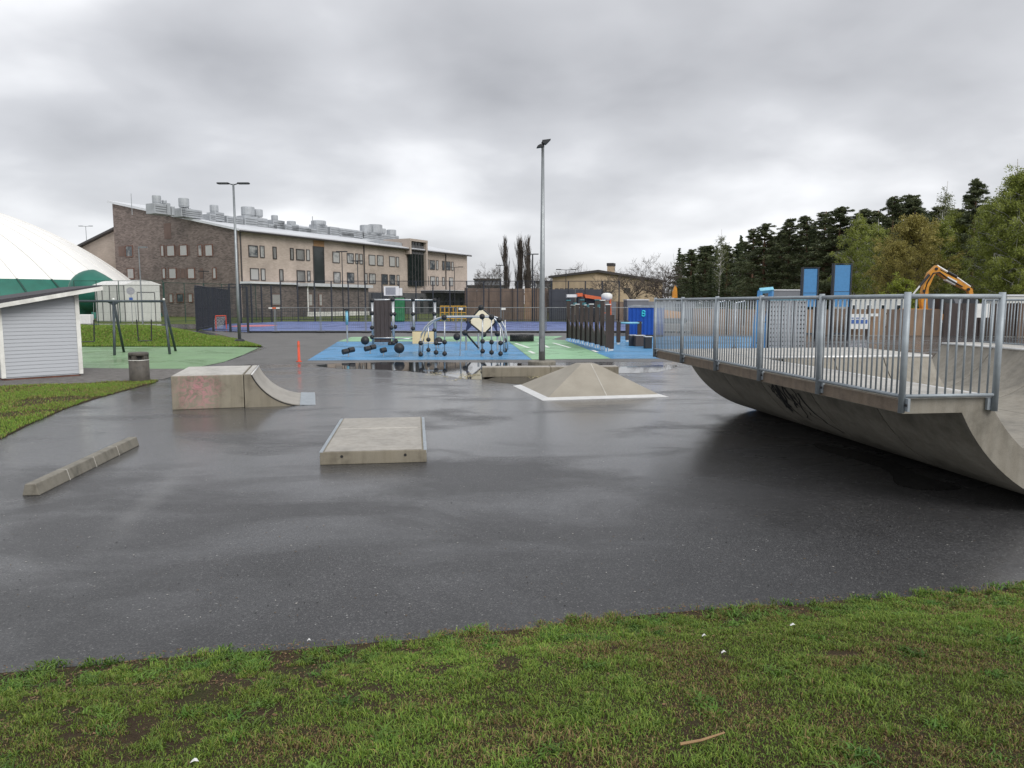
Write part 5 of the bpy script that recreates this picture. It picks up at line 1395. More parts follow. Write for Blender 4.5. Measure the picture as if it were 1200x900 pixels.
# --- diamond panel climber
Y3 = Y2 + 1.6
dp = thing('diamond_climber', 'upright ivory diamond panel with navy triangles and black corner joints on legs', 'climbing frame', PX(564, Y3))
off = PX(564, Y3)
cor = [P(563.5, 360.5, Y3), P(582, 376, Y3), P(567, 392, Y3), P(549, 377, Y3)]
mb = MB(); mb.add([(p.x, p.y - 0.03, p.z) for p in cor] + [(p.x, p.y + 0.03, p.z) for p in cor], [(0, 1, 2, 3), (7, 6, 5, 4), (0, 1, 5, 4), (1, 2, 6, 5), (2, 3, 7, 6), (3, 0, 4, 7)]); part(mb, 'diamond_panel', 'panel_ivory', dp)
for i in range(4): part(MB().tube([cor[i], cor[(i + 1) % 4]], 0.05, 6), 'edge_tube', SG, dp)
for p in cor: part(MB().sphere(p, 0.14, 10, 8), 'corner_joint', SG, dp, True)
for tri in (((548, 376), (553, 382), (545, 390)), ((582, 376), (578, 382), (583, 391))):
    pts = [P(a, b_, Y3 - 0.3) for a, b_ in tri]
    mb = MB(); mb.add([(p.x, p.y, p.z) for p in pts] + [(p.x, p.y + 0.05, p.z) for p in pts], [(0, 1, 2), (5, 4, 3), (0, 1, 4, 3), (1, 2, 5, 4), (2, 0, 3, 5)]); part(mb, 'navy_panel', 'panel_navy', dp)
    part(MB().sphere(pts[2], 0.15, 10, 8), 'corner_joint', SG, dp, True)
part(MB().tube([P(546, 391, Y3 - 0.3), PX(561, Y3, 0.1)], 0.05, 6), 'strut', SG, dp)
for px_ in (546, 560.5, 583): part(MB().tube([P(px_, 391, Y3), PX(px_, Y3, 0)], 0.05, 8), 'leg', 'play_steel', dp)

# tractor tyre
q = G(611.5, 400); ty = thing('tractor_tyre', 'big black tractor tyre lying flat at the back of the play surface', 'tyre', q)
rT = 0.74; hT = 0.42
MB().lathe([(0.36, 0.06), (0.42, 0.0), (rT - 0.1, 0.0), (rT - 0.03, 0.06), (rT - 0.03, hT - 0.06), (rT - 0.1, hT), (0.42, hT), (0.36, hT - 0.06), (0.36, 0.06)], 36).build('tyre_body', 'black_rubber', ty, True)
lug = MB().box((0, 0, 0), (0.07, 0.06, 0.27)).mesh('tread_lug', 'black_rubber')
for k in range(28):
    w_ = 2 * math.pi * k / 28
    for s_, z_ in ((1, 0.12), (-1, 0.3)): inst('tread_lug', lug, ty, ((rT - 0.02) * math.cos(w_ + s_ * 0.05), (rT - 0.02) * math.sin(w_ + s_ * 0.05), z_), (0.7 * s_, 0, w_))

# --- row of timber posts with slanted boards
bases = [(665.7, 400), (671, 400.8), (676, 401.8), (681.4, 403.1), (686.7, 404.6), (692.3, 406), (699, 407.9), (705.3, 410), (711.8, 412)]
tops = [352.5, 358, 357, 352, 358, 357, 352, 352.5, 357.5]
q0 = G(*bases[-1]); pr_ = thing('post_row', 'row of dark brown timber posts with slanted boards between them and metal feet', 'climbing posts', q0)
off = q0
bp = [G(*b_) for b_ in bases]
dirp = (bp[-1] - bp[0]).normalized(); angp = math.atan2(dirp.y, dirp.x)
for i, (q, yt) in enumerate(zip(bp, tops)):
    zt = P(bases[i][0], yt, q.y).z
    M = Matrix.Rotation(angp, 3, 'Z')
    p_ = part(MB().box(q + Vector((0, 0, (zt + 0.14) / 2 + 0.06)), (0.14, 0.2, zt - 0.14), M=M), 'post', 'post_wood', pr_)
    for s_ in (-1, 1): part(MB().box(q + M @ Vector((0, s_ * 0.07, 0.09)), (0.02, 0.05, 0.18), M=M), 'foot_strap', 'steel_plate', p_)
    part(MB().box(q + Vector((0, 0, zt + 0.03)), (0.2, 0.26, 0.05), M=M), 'cap', 'steel_plate' if i % 3 else 'teal_cap', p_)
    if i < len(bp) - 1:
        r_ = bp[i + 1]; hi = 1.25 if i % 2 else 1.4
        a_, b__ = q + dirp * 0.1, r_ - dirp * 0.1; n_ = Vector((-dirp.y, dirp.x, 0)) * 0.03
        ptsb = [(a_, 0.25), (b__, 0.22), (b__, 0.55), (a_, hi)]
        mb = MB(); mb.add([(*(p + n_).xy, z_) for p, z_ in ptsb] + [(*(p - n_).xy, z_) for p, z_ in ptsb], [(0, 1, 2, 3), (7, 6, 5, 4), (0, 1, 5, 4), (1, 2, 6, 5), (2, 3, 7, 6), (3, 0, 4, 7)])
        part(mb, 'slanted_board', 'panel_brown', pr_)
        if i in (1, 3, 4, 6):
            part(MB().box((a_ + b__) / 2 + Vector((0, 0, 2.25 + 0.1 * (i % 2))), (0.5, 0.12, 0.14), M=M), 'teal_bar', 'teal_cap', pr_)
q = G(716, 411); part(MB().box(q + Vector((0, 0, 0.95)), (0.2, 0.25, 1.7), M=M), 'post', 'post_wood', pr_); part(MB().box(q + Vector((0, 0, 0.06)), (0.16, 0.2, 0.12), M=M), 'foot_strap', 'steel_plate', pr_)
# --- turn bar between three short posts
q0 = G(724.5, 403.5); tb = thing('turn_bar', 'light blue bar carried by short brown posts in front of the blue container', 'play bar', q0); off = q0
pst = [G(724.5, 403.5), G(735, 400.5), G(748.5, 397)]
for q in pst[:2] + [G(749, 403)]:
    p_ = part(MB().box(q + Vector((0, 0, 0.72)), (0.22, 0.22, 1.2)), 'post', 'post_wood', tb)
    part(MB().box(q + Vector((0, 0, 0.06)), (0.14, 0.16, 0.12)), 'foot_strap', 'steel_plate', p_)
part(MB().tube([P(727, 378.5, pst[0].y), P(752, 378.5, G(749, 403).y)], 0.06, 8), 'bar', 'bar_blue', tb, True)
# brown blocks
for px_, py_, w_, h_, mt, lab in ((749, 406, 0.42, 0.6, 'panel_brown', 'dark brown play block with a flat top before the blue container'), (759, 408.5, 0.3, 0.62, 'black_rubber', 'narrow black play block right beside the ramp railing'), (741, 405.5, 0.28, 0.6, 'dark_sheet', 'narrow dark play block next to the brown one')):
    q = G(px_, py_); t = thing('play_block', lab, 'play block', q, 0.1)
    MB().box((0, 0, h_ / 2), (w_ * 1.3, w_, h_)).build('block_body', mt, t, bev=0.03); MB().box((0, 0, h_ + 0.015), (w_ * 1.36, w_ * 1.06, 0.03)).build('top_plate', 'steel_plate', t)

# ================================================================== BLUE CONTAINER
Yc = G(737, 394.5).y
ctn = thing('blue_container', 'royal blue corrugated container with a cyan rounded emblem behind the play bars', 'container', PX(737, Yc), R(-10))
Wc, Hc = 2.44, P(737, 358.5, Yc).z
def corr(n, w_, amp=0.03):
    pts = []
    for i in range(n):
        x_ = w_ * i / n; s_ = w_ / n
        pts += [(x_, 0), (x_ + s_ * .35, 0), (x_ + s_ * .5, amp), (x_ + s_ * .85, amp)]
    return pts + [(w_, 0)]
cp_ = corr(9, Wc)
mb = MB(); mb.prism([(x_, y_) for x_, y_ in cp_] + [(Wc, 6.0), (0, 6.0)], 0.12, Hc - 0.08, 'z'); mb.build('body', 'blue_container', ctn)
for z_ in (0.06, Hc - 0.04): MB().box2((-0.04, -0.05, z_ - 0.08), (Wc + 0.04, 0.06, z_ + 0.08)).build('frame_beam', 'sign_grey' if z_ > 1 else 'dark_steel', ctn)
for x_ in (-0.03, Wc - 0.05): MB().box2((x_, -0.045, 0.0), (x_ + 0.1, 0.07, Hc)).build('corner_post', 'blue_container', ctn)
ex0 = PX(754, Yc).x - PX(737, Yc).x
for z_, rr_ in ((P(754, 365.8, Yc).z, 0.1), (P(754, 368.8, Yc).z, 0.1)):
    ring = [(ex0 + rr_ * math.cos(k * math.pi / 8), -0.03, z_ + rr_ * math.sin(k * math.pi / 8)) for k in range(17)]
    MB().tube(ring, 0.055, 6, False).build('emblem', 'cyan_paint', ctn)

# ================================================================== RIGHT BACKGROUND: hoarding, panels, site
Yh = G(900, 392).y
def hoarding(px0, px1, Y0, Y1, htop, label, pan, mats_, seed, name='hoarding'):
    A, B = PX(px0, Y0), PX(px1, Y1); d = B - A; Ln = d.length; n_ = max(1, int(round(Ln / pan)))
    ht = thing(name, label, 'hoarding', A, math.atan2(d.y, d.x)); rr_ = random.Random(seed)
    for i in range(n_):
        x0, x1 = Ln * i / n_ + 0.02, Ln * (i + 1) / n_ - 0.02
        MB().box2((x0, -0.02 + rr_.uniform(-0.015, 0.015), 0.02), (x1, 0.02, htop + rr_.uniform(-0.04, 0.04))).build('panel', rr_.choice(mats_), ht)
        if i % 2 == 0: MB().box2((x0 - 0.07, -0.08, 0), (x0 + 0.04, -0.03, htop + 0.1)).build('post', 'post_wood', ht)
    MB().box2((0, 0.03, htop * 0.8), (Ln, 0.09, htop * 0.85)).build('rail', 'post_wood', ht)
    return ht
hoarding(812, 1105, 56.5, 53.5, 1.95, 'brown plywood hoarding behind the half pipe, with a white notice board', 1.25, ['plywood', 'plywood', 'plywood_grey'], 1)
hoarding(545, 642, 99.5, 100, P(600, 338, 100).z, 'weathered brown hoarding behind the court fence, below the bare poplars', 1.6, ['plywood_grey', 'plywood_grey', 'plywood'], 2)
hoarding(643, 705, 99.5, 99.5, P(670, 339, 99.5).z, 'dark grey sheeted hoarding behind the court, next to the brown one', 3.0, ['dark_sheet'], 3)
hoarding(706, 815, 100, 104, 2.6, 'low brown hoarding running behind the blue container towards the forest', 2.0, ['plywood_grey', 'far_grey'], 4)
hoarding(1107, 1330, 53.4, 50.5, 2.35, 'dark brown plank hoarding beyond the far railing of the half pipe', 1.2, ['post_wood', 'plywood_grey', 'panel_brown'], 5)
# notice board
q = PX(991, 53.8); nb0 = thing('notice_board', 'white notice board with blue bands fixed on the plywood hoarding', 'sign', q, 0)
z0_, z1_ = P(991, 385.5, 53.8).z, P(991, 368, 53.8).z; W_ = PX(1018, 53.8).x - q.x
MB().box2((0, -0.05, z0_), (W_, 0.0, z1_)).build('board', 'white_paint', nb0)
hh_ = z1_ - z0_
MB().box2((0.25, -0.07, z0_ + hh_ * 0.36), (W_ - 0.05, -0.055, z0_ + hh_ * 0.62)).build('blue_band', 'sign_blue', nb0)
for k in range(3): MB().box2((0.3 + 0.45 * k, -0.07, z0_ + hh_ * 0.70), (0.62 + 0.45 * k, -0.055, z0_ + hh_ * 0.76)).build('text_bar', 'sign_blue', nb0)
for x_ in (0.1, W_ - 0.1): MB().box2((x_ - 0.04, 0.01, 0.0), (x_ + 0.04, 0.06, z1_)).build('post', 'post_wood', nb0)
q = PX(1021, 54); pl2 = thing('white_notice', 'small white notice on the plywood hoarding beside the board', 'sign', q); z_ = P(1025, 369, 54).z
MB().box((0.25, -0.06, z_), (0.55, 0.03, 0.2)).build('plate', 'white_paint', pl2); MB().box((0.25, -0.03, z_ / 2 + 0.05), (0.05, 0.03, z_)).build('batten', 'post_wood', pl2)
q = PX(1145, 50.6); pl3 = thing('white_notice', 'tall white notice hung on the dark plank hoarding beyond the ramp', 'sign', q); z_ = P(1150, 364, 50.6).z
MB().box((0.4, -0.03, z_), (0.95, 0.03, 0.95)).build('plate', 'white_paint', pl3)
for x_ in (0.0, 0.8): MB().box((x_, 0.02, z_ / 2), (0.05, 0.04, z_)).build('batten', 'post_wood', pl3)

# tall blue panels on dark posts
Yt = 49.0
for (x0, x1, yt, lab) in ((939.5, 957, 315, 'tall gate of dark posts holding a blue panel, lower of the two blue towers'), (975.5, 995.5, 310.5, 'tall gate of dark posts holding a blue panel, higher of the two blue towers')):
    q = PX(x0, Yt); w_ = PX(x1, Yt).x - q.x; zt = P(x0, yt, Yt).z; zb = P(x0, 359.5, Yt).z
    t = thing('blue_tower', lab, 'climbing tower', q)
    for x_ in (0, w_): MB().box2((x_ - 0.04, -0.09, 0), (x_ + 0.04, 0.25, zt + 0.06)).build('post', 'dark_steel', t)
    MB().box2((0.045, -0.04, zb), (w_ - 0.045, 0.04, zt)).build('blue_panel', 'sky_blue_paint', t)
    MB().box2((0.08, -0.05, zb + (zt - zb) * 0.36), (w_ - 0.08, -0.042, zb + (zt - zb) * 0.37)).build('panel_seam', 'dark_steel', t)
    MB().box2((-0.1, -0.1, zt + 0.065), (w_ + 0.1, 0.1, zt + 0.1)).build('cap', 'dark_steel', t)
    MB().box2((0.08, -0.03, 0.3), (w_ - 0.08, 0.03, 0.42)).build('lower_bar', 'dark_steel', t)
# blue leaning frame
Yl = G(893, 414).y
lf = thing('leaning_frame', 'light blue leaning climbing frame seen through the ramp railing', 'climbing frame', PX(893, Yl)); off = PX(893, Yl)
for (a1, a2) in ((884, 891), (897, 904)):
    part(MB().tube([PX(a1, Yl, 0), P(a2, 341, Yl + 0.6)], 0.13, 4), 'beam', 'sky_blue_paint', lf)
part(MB().tube([P(890, 341, Yl + 0.6), P(906, 339.5, Yl + 0.6)], 0.14, 4), 'head_beam', 'bar_blue', lf)
for k in range(1, 6):
    f_ = k / 6.0
    part(MB().tube([PX(884, Yl, 0).lerp(P(891, 341, Yl + 0.6), f_), PX(897, Yl, 0).lerp(P(904, 341, Yl + 0.6), f_)], 0.04, 6), 'rung', 'dark_steel', lf)
for a1 in (892, 906): part(MB().tube([PX(a1, Yl + 1.6, 0), P(a1 - 1, 341, Yl + 0.6)], 0.07, 6), 'back_leg', 'dark_steel', lf)
# perforated climbing panel
Yp = G(925, 418).y
pp = thing('perforated_panel', 'grey perforated climbing wall with rows of holes behind the ramp railing', 'climbing wall', PX(902, Yp)); off = PX(902, Yp)
zT = P(902, 352, Yp).z; Wp = PX(945, Yp).x - PX(902, Yp).x
for k in range(3):
    x0 = Wp * k / 3 + 0.02; x1 = Wp * (k + 1) / 3 - 0.02
    pn = MB().box2((x0, 0, 0.15), (x1, 0.06, zT)).build('panel', 'sign_grey', pp)
    hm = MB().tube([(0, -0.006, 0), (0, 0.02, 0)], 0.035, 8).mesh('hole', 'black_paint')
    for i in range(4):
        for j in range(12): inst('hole', hm, pn, (x0 + (x1 - x0) * (i + 0.5) / 4, 0, 0.3 + (zT - 0.4) * j / 11))
    MB().box2((x0 - 0.04, 0.07, 0), (x0 + 0.05, 0.16, zT + 0.05)).build('post', 'dark_steel', pp)
MB().box2((0, -0.02, zT + 0.003), (Wp, 0.12, zT + 0.05)).build('top_cap', 'bar_blue', pp)
for k, px_ in enumerate((838, 862)):
    q = PX(px_, 38 + k); st = thing('play_pole', ('slim grey play pole with a round foot on the blue surface, behind the railing', 'slim grey play pole with hanging chain behind the railing, before the blue frame')[k], 'post', q)
    MB().tube([(0, 0, 0), (0, 0, 2.4)], 0.06, 8).build('pole', 'play_steel', st, True); MB().lathe([(0, 0), (0.16, 0), (0.16, 0.04), (0, 0.05)], 12).build('foot', 'dark_steel', st)
    MB().tube([(0, 0, 2.4), (0.5, 0, 2.5)], 0.04, 6).build('arm', 'play_steel', st); MB().tube([(0.45, 0, 2.48), (0.45, 0, 1.2)], 0.015, 4).build('chain', 'dark_steel', st)

# site cabins and roof beyond
def cabin(px0, px1, ytop, Y, mt, lab, nwin=3):
    q = PX(px0, Y); W = PX(px1, Y).x - q.x; Hh = P(px0, ytop, Y).z
    t = thing('site_cabin', lab, 'site cabin', q)
    MB().box2((0, 0, 0.15), (W, 3.0, Hh)).build('body', mt, t); MB().box2((-0.08, -0.08, Hh + 0.003), (W + 0.08, 3.08, Hh + 0.14)).build('roof', 'roof_metal', t)
    MB().box2((0.1, 0.1, 0), (W - 0.1, 2.9, 0.148)).build('skid', 'dark_steel', t)
    for k in range(nwin):
        x0 = W * (k + 0.25) / nwin; f_ = MB().box2((x0, -0.04, Hh * 0.42), (x0 + W * 0.4 / nwin, -0.002, Hh * 0.78)).build('window', 'white_paint', t)
        MB().box2((x0 + 0.08, -0.06, Hh * 0.42 + 0.08), (x0 + W * 0.4 / nwin - 0.08, -0.042, Hh * 0.78 - 0.08)).build('pane', 'glass_dark', f_)
cabin(994, 1062, 349, 72, 'lock_white', 'pale site cabin behind the plywood hoarding', 4)
cabin(1102, 1130, 348, 66, 'far_grey', 'grey site cabin behind the orange excavator', 2)
cabin(1180, 1240, 347, 66, 'lock_white', 'white site cabin beyond the dark plank hoarding', 2)
cabin(735, 760, 352, 92, 'far_grey', 'flat grey-roofed cabin just behind the blue container', 1)
cabin(905, 945, 340.5, 95, 'far_grey', 'long low grey shed with a shallow roof before the forest', 3)

# --- excavator
Ye = 60.0
q = PX(1090, Ye); exc = thing('excavator', 'orange tracked excavator with its bent boom raised above the railing', 'excavator', q); off = q
for y_ in (-1.1, 1.1):
    trk = MB().prism([(-1.8, 0.35), (-1.5, 0.02), (1.5, 0.02), (1.8, 0.35), (1.6, 0.75), (-1.6, 0.75)], y_ - 0.28, y_ + 0.28).build('track', 'black_rubber', exc)
    for k in range(4): MB().tube([(-1.2 + 0.8 * k, y_ - 0.31, 0.35), (-1.2 + 0.8 * k, y_ + 0.31, 0.35)], 0.26, 12).build('wheel', 'dark_steel', trk)
MB().tube([(0, 0, 0.6), (0, 0, 1.0)], 0.7, 16).build('turntable', 'dark_steel', exc)
MB().prism([(-1.9, 1.0), (1.2, 1.0), (1.2, 1.5), (0.2, 1.9), (-1.9, 1.95)], -1.2, 1.2).build('body', 'orange_paint', exc, bev=0.08)
cb = MB().prism([(0.1, 1.52), (1.5, 1.3), (1.55, 2.0), (1.2, 2.75), (0.1, 2.8)], -1.2, -0.25).build('cab', 'dark_steel', exc, bev=0.05)
MB().prism([(0.25, 1.75), (1.3, 1.65), (1.35, 2.0), (1.1, 2.6), (0.25, 2.65)], -1.22, -1.202).build('cab_window', 'glass_dark', cb)
def boom(pxs, ws, nm, mt, th=0.42):
    pts = [P(a, b_, Ye) for a, b_ in pxs]; L_, R_ = [], []
    for i, p in enumerate(pts):
        d = (pts[min(i + 1, len(pts) - 1)] - pts[max(i - 1, 0)]).normalized(); n_ = Vector((-d.z, 0, d.x)) * ws[i]
        L_.append(p + n_); R_.append(p - n_)
    poly = [(p.x, p.z) for p in L_ + R_[::-1]]
    return part(MB().prism(poly, Ye - th / 2, Ye + th / 2), nm, mt, exc)
boom([(1083, 368), (1081.5, 352), (1084, 336), (1090, 322), (1097.5, 313.5), (1100, 316)], [0.24, 0.26, 0.22, 0.25, 0.2, 0.08], 'boom', 'orange_paint')
boom([(1096, 316), (1104, 322), (1118, 330), (1130, 336.5), (1136, 340), (1138, 350)], [0.1, 0.18, 0.23, 0.2, 0.18, 0.12], 'stick', 'orange_paint', 0.36)
boom([(1108, 326.2), (1119, 332)], [0.17, 0.17], 'stick_plate', 'white_paint', 0.38)
part(MB().tube([P(1098, 311.5, Ye), P(1110, 318.5, Ye)], 0.09, 8), 'cylinder_rod', 'steel_plate', exc)
part(MB().tube([P(1110, 318.5, Ye), P(1121, 324.5, Ye)], 0.13, 8), 'cylinder', 'black_rubber', exc)
part(MB().tube([P(1119, 323.5, Ye), P(1137, 336, Ye)], 0.07, 8), 'cylinder_rod', 'steel_plate', exc)
part(MB().tube([P(1070, 345, Ye - 0.3), P(1078, 335, Ye - 0.3)], 0.07, 8), 'cylinder_rod', 'steel_plate', exc)
part(MB().tube([P(1078, 335, Ye - 0.3), P(1089, 322, Ye - 0.3)], 0.11, 8), 'cylinder', 'black_rubber', exc)
part(MB().tube([P(1083, 345, Ye - 0.25), P(1087, 331, Ye - 0.25), P(1094, 320, Ye - 0.25), P(1101, 319, Ye - 0.25), P(1112, 327, Ye - 0.25), P(1128, 336, Ye - 0.25)], 0.05, 6), 'hose', 'black_rubber', exc)
for a_, b_2 in ((1097.5, 315), (1083, 341), (1135, 339)): part(MB().tube([P(a_, b_2, Ye - 0.3), P(a_, b_2, Ye + 0.3)], 0.12, 10), 'pivot_pin', 'dark_steel', exc)
bkp = [(1133, 350), (1142, 352), (1146, 362), (1138, 368), (1131, 362)]
part(MB().prism([(P(a, b_, Ye).x, P(a, b_, Ye).z) for a, b_ in bkp], Ye - 0.55, Ye + 0.55), 'bucket', 'dark_steel', exc)
# second machine arm far off, over the end of the railing
q = PX(790, 88); e2 = thing('excavator', 'distant small orange digger whose arm just tops the railing end', 'excavator', q); off = q
for y_ in (-0.9, 0.9): MB().prism([(-1.4, 0.3), (-1.2, 0.0), (1.2, 0.0), (1.4, 0.3), (1.2, 0.6), (-1.2, 0.6)], y_ - 0.22, y_ + 0.22).build('track', 'black_rubber', e2)
MB().prism([(-1.3, 0.6), (1.0, 0.6), (1.0, 1.3), (-1.3, 1.6)], -0.9, 0.9).build('body', 'orange_paint', e2); MB().box2((0, -0.85, 1.3), (1.0, 0.1, 2.3)).build('cab', 'dark_steel', e2)
mb = MB().prism([(P(a, b_, 88).x, P(a, b_, 88).z) for a, b_ in ((787.5, 349), (788, 342), (791, 334.5), (793, 338), (793.5, 349))], 87.8, 88.2); part(mb, 'boom', 'orange_paint', e2)
# orange skip lorry and white tank beyond the court
q = PX(664, 93); ol = thing('orange_skip', 'slanted orange-red skip standing above the dark hoarding beyond the court', 'skip', q); off = q
zA_, zB_ = P(690, 345, 93).z, P(690, 356, 93).z
part(MB().prism([(PX(684, 93).x, P(684, 345, 93).z), (PX(703, 93).x, P(703, 348, 93).z), (PX(704, 93).x, P(704, 352, 93).z), (PX(685, 93).x, P(685, 349, 93).z)], 92, 94.5), 'tilted_bed', 'orange_red', ol)
part(MB().box2((PX(676, 93).x, 92.2, P(680, 347.5, 93).z), (PX(682, 93).x, 94.4, P(680, 343.5, 93).z)), 'cab', 'orange_red', ol)
part(MB().box2((PX(677, 93).x, 92.4, 0.9), (PX(681, 93).x, 94.2, P(680, 347.5, 93).z)), 'cab_base', 'dark_steel', ol)
part(MB().box2((PX(664, 93).x, 92.4, P(664, 347, 93).z - 0.15), (PX(676, 93).x, 94.2, P(664, 345, 93).z)), 'pale_arm', 'white_paint', ol)
part(MB().box2((PX(666, 93).x, 92.6, 0.5), (PX(706, 93).x, 94.2, 0.9)), 'chassis', 'dark_steel', ol)
for px_ in (669, 680, 699): part(MB().tube([(PX(px_, 93).x, 92.3, 0.5), (PX(px_, 93).x, 94.5, 0.5)], 0.5, 14), 'wheel', 'black_rubber', ol)
part(MB().box2((PX(686, 93).x, 92.8, 0.9), (PX(702, 93).x, 94.0, P(690, 350, 93).z)), 'subframe', 'dark_steel', ol)
q = PX(711, 90); tk = thing('white_tank', 'round white tank on red legs beside the orange skip', 'tank', q)
MB().lathe([(0, P(711, 352, 90).z), (0.5, P(711, 352, 90).z), (0.68, P(711, 349, 90).z), (0.68, P(711, 345.5, 90).z), (0.4, P(711, 343.5, 90).z), (0, P(711, 343, 90).z)], 18).build('tank_body', 'white_paint', tk, True)
MB().lathe([(0.16, P(711, 343.4, 90).z), (0.16, P(711, 342, 90).z), (0, P(711, 342, 90).z)], 10).build('lid', 'dark_steel', tk)
for x_, y_ in ((-0.5, -0.4), (0.5, -0.4), (-0.5, 0.4), (0.5, 0.4)): MB().tube([(x_, y_, 0), (x_ * 0.8, y_ * 0.8, P(711, 350, 90).z)], 0.09, 6).build('leg', 'orange_red', tk)
for z_ in (1.2, 2.2): MB().box((0, 0, z_), (1.1, 0.9, 0.12)).build('brace', 'orange_red', tk)

# ================================================================== FAR BUILDINGS
c0 = Vector((97 / 6.6, 130, 0)); dR = Vector((24, 60, 0)).normalized(); dLf = Vector((-dR.y, dR.x, 0))
tan = thing('tan_building', 'low tan building with a shallow dark roof edge and a square chimney', 'building', c0, math.atan2(dR.y, dR.x))
LR = 64.6; LL = 8.0; HC_ = 7.7
mb = MB(); mb.prism([(0, 0), (LL, 0), (LL, 6.9), (0, HC_)], 0, LR, 'x'); mb.build('wall', 'stucco', tan)
mb = MB(); mb.prism([(-0.6, HC_ + 0.03), (LL + 0.6, 6.85), (LL + 0.6, 7.2), (-0.6, HC_ + 0.45)], -0.6, LR + 0.5, 'x'); mb.build('roof', 'frame_dark', tan)
ch_u, _ = to_plane(714, 312, c0 + dLf * 5, dR); zc_ = to_plane(714, 308.5, c0 + dLf * 5, dR)[1]
MB().box2((ch_u - 1.0, 4, 6.0), (ch_u + 1.0, 5.2, zc_ - 0.6)).build('chimney', 'stucco', tan); MB().box2((ch_u - 1.1, 3.9, zc_ - 0.6), (ch_u + 1.1, 5.3, zc_)).build('chimney_cap', 'frame_dark', tan)
for k in range(8):
    y_ = 0.4 + LL * 0.92 * k / 8; f_ = MB().box2((-0.06, y_, 3.6), (-0.002, y_ + LL * 0.085, 5.0)).build('window', 'frame_dark', tan); MB().box2((-0.09, y_ + 0.12, 3.75), (-0.062, y_ + LL * 0.085 - 0.12, 4.85)).build('pane', 'glass', f_)
u_, zt_ = to_plane(731, 337, c0, dR); u2_, zb_ = to_plane(738, 344, c0, dR)
f_ = MB().box2((u_, -0.06, zb_), (u2_, -0.003, zt_)).build('window', 'frame_dark', tan); MB().box2((u_ + 0.15, -0.09, zb_ + 0.15), (u2_ - 0.15, -0.062, zt_ - 0.15)).build('pane', 'glass_dark', f_)
for k in range(1, 7): MB().box2((LR * k / 7, -0.05, 0), (LR * k / 7 + 0.25, -0.002, HC_ - 0.1)).build('pilaster', 'stucco', tan)
def far_block(px0, px1, ytop, Y, lab, mt='far_grey', nw=8):
    q = PX(px0, Y); W = PX(px1, Y).x - q.x; Hh = P(px0, ytop, Y).z; t = thing('far_building', lab, 'building', q)
    MB().box2((0, 0, 0), (W, 10, Hh)).build('wall', mt, t); MB().box2((-0.4, -0.4, Hh + 0.01), (W + 0.4, 10.4, Hh + 0.5)).build('roof', 'frame_dark', t)
    for r_ in range(2):
        for k in range(nw):
            x0 = W * (k + 0.25) / nw; f_ = MB().box2((x0, -0.08, Hh * (0.25 + 0.38 * r_)), (x0 + W * 0.5 / nw, -0.002, Hh * (0.45 + 0.38 * r_))).build('window', 'white_paint', t)
            MB().box2((x0 + 0.1, -0.12, Hh * (0.25 + 0.38 * r_) + 0.1), (x0 + W * 0.5 / nw - 0.1, -0.082, Hh * (0.45 + 0.38 * r_) - 0.1)).build('pane', 'glass_dark', f_)
far_block(548, 592, 336, 225, 'distant low grey building between the school and the poplars', 'far_grey', 9)
far_block(556, 586, 328, 260, 'more distant blue-grey block rising behind the low grey building', 'far_grey', 6)
far_block(630, 668, 331, 210, 'distant dark grey building just behind the floodlight mast', 'facade_grey', 6)

# ================================================================== TREES
def leaf_cloud(centers, radii, per, size, col_a, col_b, rg, flat=0.7, stretch=2.2):
    """many small leaf or needle faces spread through clumps"""
    n = len(centers) * per
    c = np.repeat(np.asarray(centers), per, 0); r = np.repeat(np.asarray(radii), per)
    d = rg.normal(0, 1, (n, 3)); d /= np.linalg.norm(d, axis=1)[:, None] + 1e-9
    rad = r * rg.rand(n) ** 0.5
    p = c + d * rad[:, None] * np.array([1, 1, flat])
    u = rg.normal(0, 1, (n, 3)); u /= np.linalg.norm(u, axis=1)[:, None]
    w = np.cross(u, rg.normal(0, 1, (n, 3))); w /= np.linalg.norm(w, axis=1)[:, None] + 1e-9
    s = size * (0.6 + 0.8 * rg.rand(n))[:, None]
    v = np.stack([p - u * s * stretch * 0.5, p + w * s * 0.5, p + u * s * stretch * 0.5, p - w * s * 0.5], 1)
    clump_t = np.repeat(rg.rand(len(centers)), per)
    t = np.clip(clump_t * 0.6 + rg.rand(n) * 0.4, 0, 1)[:, None]
    col = np.asarray(col_a) * (1 - t) + np.asarray(col_b) * t
    return v.reshape(-1, 3), np.repeat(col, 4, 0)
def crown_mesh(name, v, col, matn):
    n = len(v) // 4
    return raw_mesh(name, v, np.full(n, 4), np.arange(4 * n), matn, col)

